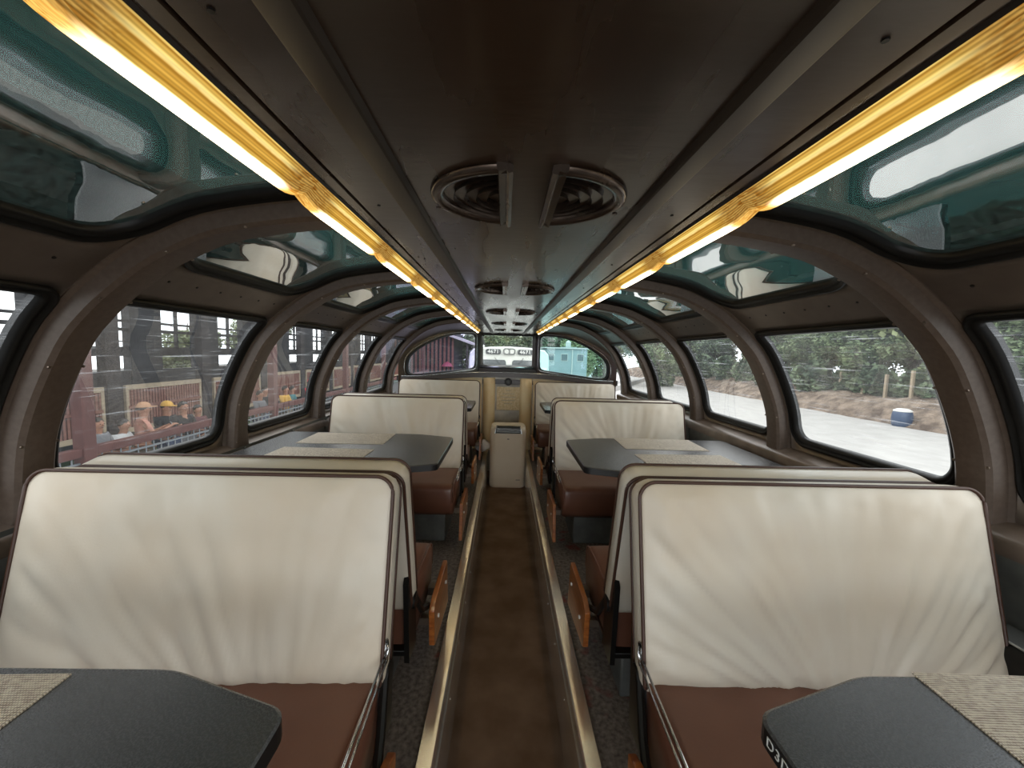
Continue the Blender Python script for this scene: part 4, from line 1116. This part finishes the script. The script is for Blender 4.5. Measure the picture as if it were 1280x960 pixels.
    nv = [bm.verts.new(p) for p in hb_.v]
    for f_ in hb_.f:
        try: q = bm.faces.new([nv[i] for i in f_]); q.smooth = True
        except ValueError: pass
    bm.to_mesh(body.data); bm.free()
    ey = MB()
    for s_ in (-1, 1): ey.ball((k*(hc.x+.085), k*s_*.032, k*(hc.z+.005)), .009*k, 6, 5)
    ey.build('eyes', 'hair', body); mo = MB(); mo.ball((k*(hc.x+.082), 0, k*(hc.z-.062)), .018*k, 6, 4, (.5, 1.2, .3)); mo.build('mouth', 'cloth_maroon', body)
    ha = MB(); ha.ball((0, 0, 0), 1, 14, 10)
    hv = []
    for (x_, y_, z_) in ha.v:
        zz = max(z_, -.15-hair_len if x_ < .25 else .35); hv.append((k*(hc.x-.014+x_*(.105 if x_ < .2 else .098)), k*(hc.y+y_*.094), k*(hc.z+.006+zz*.125)))
    ha.v = hv; ha.build('hair', 'hair', r, smooth=True)
    if cap_m:
        cpb = MB(); cpb.ball((0, 0, 0), 1, 14, 10); hv = []
        for (x_, y_, z_) in cpb.v: hv.append((k*(hc.x-.004+x_*.112), k*(hc.y+y_*.100), k*(hc.z+.035+max(z_, 0)*.105)))
        cpb.v = hv
        if brim: cpb.prism([(k*(hc.x+.06), -.075*k), (k*(hc.x+.18), -.05*k), (k*(hc.x+.20), 0), (k*(hc.x+.18), .05*k), (k*(hc.x+.06), .075*k)], 'z', k*(hc.z+.030), k*(hc.z+.042))
        cpb.build('cap', cap_m, r, smooth=True, angle=40)
    sh2 = MB()
    for s_ in (-1, 1): sh2.ball((k*.06, k*.115*s_, k*.045), .06*k, 10, 6, (2.2, .9, .75))
    sh2.build('shoes', 'cloth_black', r, smooth=True)
    return r
PX = -7.2; PZ = -3.02
def hgt(zc): return (zc-PZ)*1.72/1.63
person('child with short dark hair leaning at the railing beside the slim red-brown post', PX, 6.80, PZ, hgt(-1.45), .0, 'cloth_grey', 'cloth_denim', arms='rest')
person('child in a white shirt resting arms on the railing, left of the woman in peach', PX, 7.22, PZ, hgt(-1.54), .2, 'cloth_white', 'cloth_khaki', arms='rest', bend=.05)
wm = person('woman in a peach shirt and tan cap holding a phone at the platform railing', PX, 7.66, PZ, hgt(-1.31), .9, 'cloth_peach', 'cloth_khaki', cap_m='cloth_tan', arms='phone')
person('man in a black shirt and yellow cap standing right of the woman in peach', PX, 8.20, PZ, hgt(-1.35), -.1, 'cloth_black', 'cloth_denim', cap_m='cloth_yellow', brim=True, arms='rest')
person('bareheaded man in a dark shirt right of the man in the yellow cap', PX, 8.62, PZ, hgt(-1.40), -.3, 'cloth_black', 'cloth_grey', arms='phone')
person('person in a maroon top at the right end of the group by the railing', PX, 9.02, PZ, hgt(-1.52), -.3, 'cloth_maroon', 'cloth_black', arms='rest', hair_len=.6)
person('person in a grey top at the railing, first one seen in the third left window', PX, 11.3, PZ, hgt(-1.42), 0, 'cloth_grey', 'cloth_denim')
person('person in a dark top behind the platform railing, left of the yellow shirt', PX-.2, 11.85, PZ, hgt(-1.36), 0, 'cloth_black', 'cloth_denim', arms='down')
person('person in a bright yellow shirt farther along the railing', PX, 12.6, PZ, hgt(-1.40), 0, 'cloth_yellow', 'cloth_khaki')
person('person in a teal top just beyond the yellow shirt at the railing', PX-.1, 13.2, PZ, hgt(-1.45), .2, 'cloth_teal', 'cloth_black')
person('person in a red shirt and red cap farthest along the railing', PX, 14.2, PZ, hgt(-1.30), 0, 'cloth_red', 'cloth_grey', cap_m='cloth_red')
ph = thing('phone', 'pale phone held up by the woman in peach at the railing', 'phone', (PX+.43*math.cos(.9), 7.66+.43*math.sin(.9), PZ+1.30*hgt(-1.31)/1.72), .9)
b = MB(); b.box(-.006, .006, -.08, .08, -.04, .04); b.build('case', 'cloth_white', ph, bevel=.004); b = MB(); b.box(-.008, -.0055, -.073, .073, -.035, .035); b.build('screen', 'windshield', ph)

# ---- train ahead, seen through the end window
lo_ = thing('railway_car', 'white railway car end with number boards and twin headlight straight ahead', 'train', (.12, 15, -4))
def lp(mb, name, mt_, parent=lo_, **k): return mb.build(name, mt_, parent, **k)
b = MB(); sec = [(-1.6, 1.0), (-1.6, 3.75), (-1.56, 3.98), (-1.42, 4.14), (-.8, 4.22), (0, 4.25), (.8, 4.22), (1.42, 4.14), (1.56, 3.98), (1.6, 3.75), (1.6, 1.0)]
b.prism(sec, 'y', .35, 14); n_ = len(sec)
fr_ = [(x*.97, z-.03 if z > 3 else z) for x, z in sec]
b.add([(x, .35, z) for x, z in sec]+[(x*.96, .0, z-.05 if z > 2 else z) for x, z in sec], [(i, (i+1) % n_, n_+(i+1) % n_, n_+i) for i in range(n_)]+[tuple(n_+i for i in range(n_))])
# raked nose below the windshield
b.add([(-1.5, -.0, 3.45), (1.5, -.0, 3.45), (1.2, -.9, 2.8), (-1.2, -.9, 2.8), (-1.2, -1.2, 1.2), (1.2, -1.2, 1.2), (-1.5, 0, 1.2), (1.5, 0, 1.2)], [(0, 1, 2, 3), (3, 2, 5, 4), (0, 3, 4, 6), (1, 7, 5, 2)])
lp(b, 'body', 'loco_white', smooth=True, angle=30)
b = MB(); b.prism([(x*1.01, z+.01) for x, z in sec[2:9]], 'y', .30, 14); lp(b, 'roof', 'loco_roof')
for i, cx in enumerate((-.62, .62)):
    b = MB(); q = rrect(cx-.30, cx+.30, 3.93, 4.13, [.08]*4, 5, 2); b.prism(q, 'y', -.07, .0); nbd = lp(b, 'number_board', 'loco_dark')
    text_mesh('number', '4671', .20, 'white_lettering', nbd, Matrix.Translation((cx, -.085, 4.03)) @ Matrix.Rotation(PI/2, 4, 'X'), .004, 1.1)
    b = MB(); q = rrect(cx-.60 if cx < 0 else .12, -.12 if cx < 0 else cx+.60, 3.42, 3.72, [.10]*4, 5, 2); b.prism(q, 'y', -.03, .01); ws = lp(b, 'windshield', 'windshield')
    b = MB(); b.tube([(cx*.9, -.06, 3.80), (cx*.55, -.06, 3.55)], .012, 5); b.build('wiper', 'loco_dark', ws)
b = MB(); q = rrect(-.24, .24, 3.92, 4.17, [.09]*4, 5, 2); b.prism(q, 'y', -.10, .0); hl = lp(b, 'headlight_housing', 'grey_metal')
for cx in (-.105, .105):
    b = MB(); b.tube([(cx, -.10, 4.045), (cx, -.115, 4.045)], .085, 16); b.build('headlight', 'headlight_glass', hl)
b = MB()
for s_ in (-1, 1): b.box(s_*1.62, s_*1.60, .8, 1.5, 2.9, 3.6)
lp(b, 'side_window', 'windshield')

# ---- grey building at the right ahead
bd = thing('building', 'low grey-blue flat-roofed building ahead on the right in front of trees', 'building', (4.9, 31, -4))
b = MB(); b.box(-1.6, 1.7, 0, 4, 0, 4.45); b.box(-.2, .9, .3, 2, 4.45, 4.6); b.build('walls', 'building_wall', bd)
b = MB(); b.box(-1.75, 1.85, -.15, 4.1, 4.45, 4.55); b.build('roof_edge', 'fascia', bd)
for x in (-1.25, -.15, 1.15):
    b = MB(); b.box(x-.28, x+.28, -.03, .02, 3.45, 4.05); wn = b.build('window_frame', 'fascia', bd); b = MB(); b.box(x-.24, x+.24, -.05, -.02, 3.5, 4.0); b.build('pane', 'building_window', wn)
b = MB(); b.box(.45, .53, -.05, 0, 0, 4.4); b.build('downpipe', 'fascia', bd)
b = MB(); b.tube([(.3, 1, 4.6), (.3, 1, 5.0), (.3, 1, 5.15)], [.22, .22, .05], 10); b.build('roof_vent', 'fascia', bd)
kr = MB(); kr.box(0, .5, -4, 30, 0, .55); kr = kr.build('low_wall', 'pale_concrete'); kr.location = (9.0, 34, -3.4); kr.rotation_euler = (0, 0, -.5)
tag(kr, 'long low pale wall in front of the grey building', 'wall')

tb_ = thing('timber_building', 'far timber building with vertical slats and pale sloping eave, left of the track', 'building', (-8.5, 40, -4))
b = MB()
for i in range(18): b.box(-4.2+.42*i, -4.2+.42*i+.20, -.06, .05, .8, 6.3)
b.build('slat_front', 'slat_wood', tb_)
b = MB(); b.prism([(-4.3, 0), (3.2, 0), (3.2, 6.0), (-4.3, 8.0)], 'y', .06, 8); b.build('walls', 'dark_steel', tb_)
b = MB(); b.prism([(-4.8, 8.35), (5.0, 5.0), (5.0, 4.75), (-4.8, 8.05)], 'y', -.9, 8.5); b.build('roof', 'fascia', tb_)
b = MB(); b.box(4.5, 4.7, -.7, -.5, 0, 5.0); b.build('post', 'shed_timber', tb_)
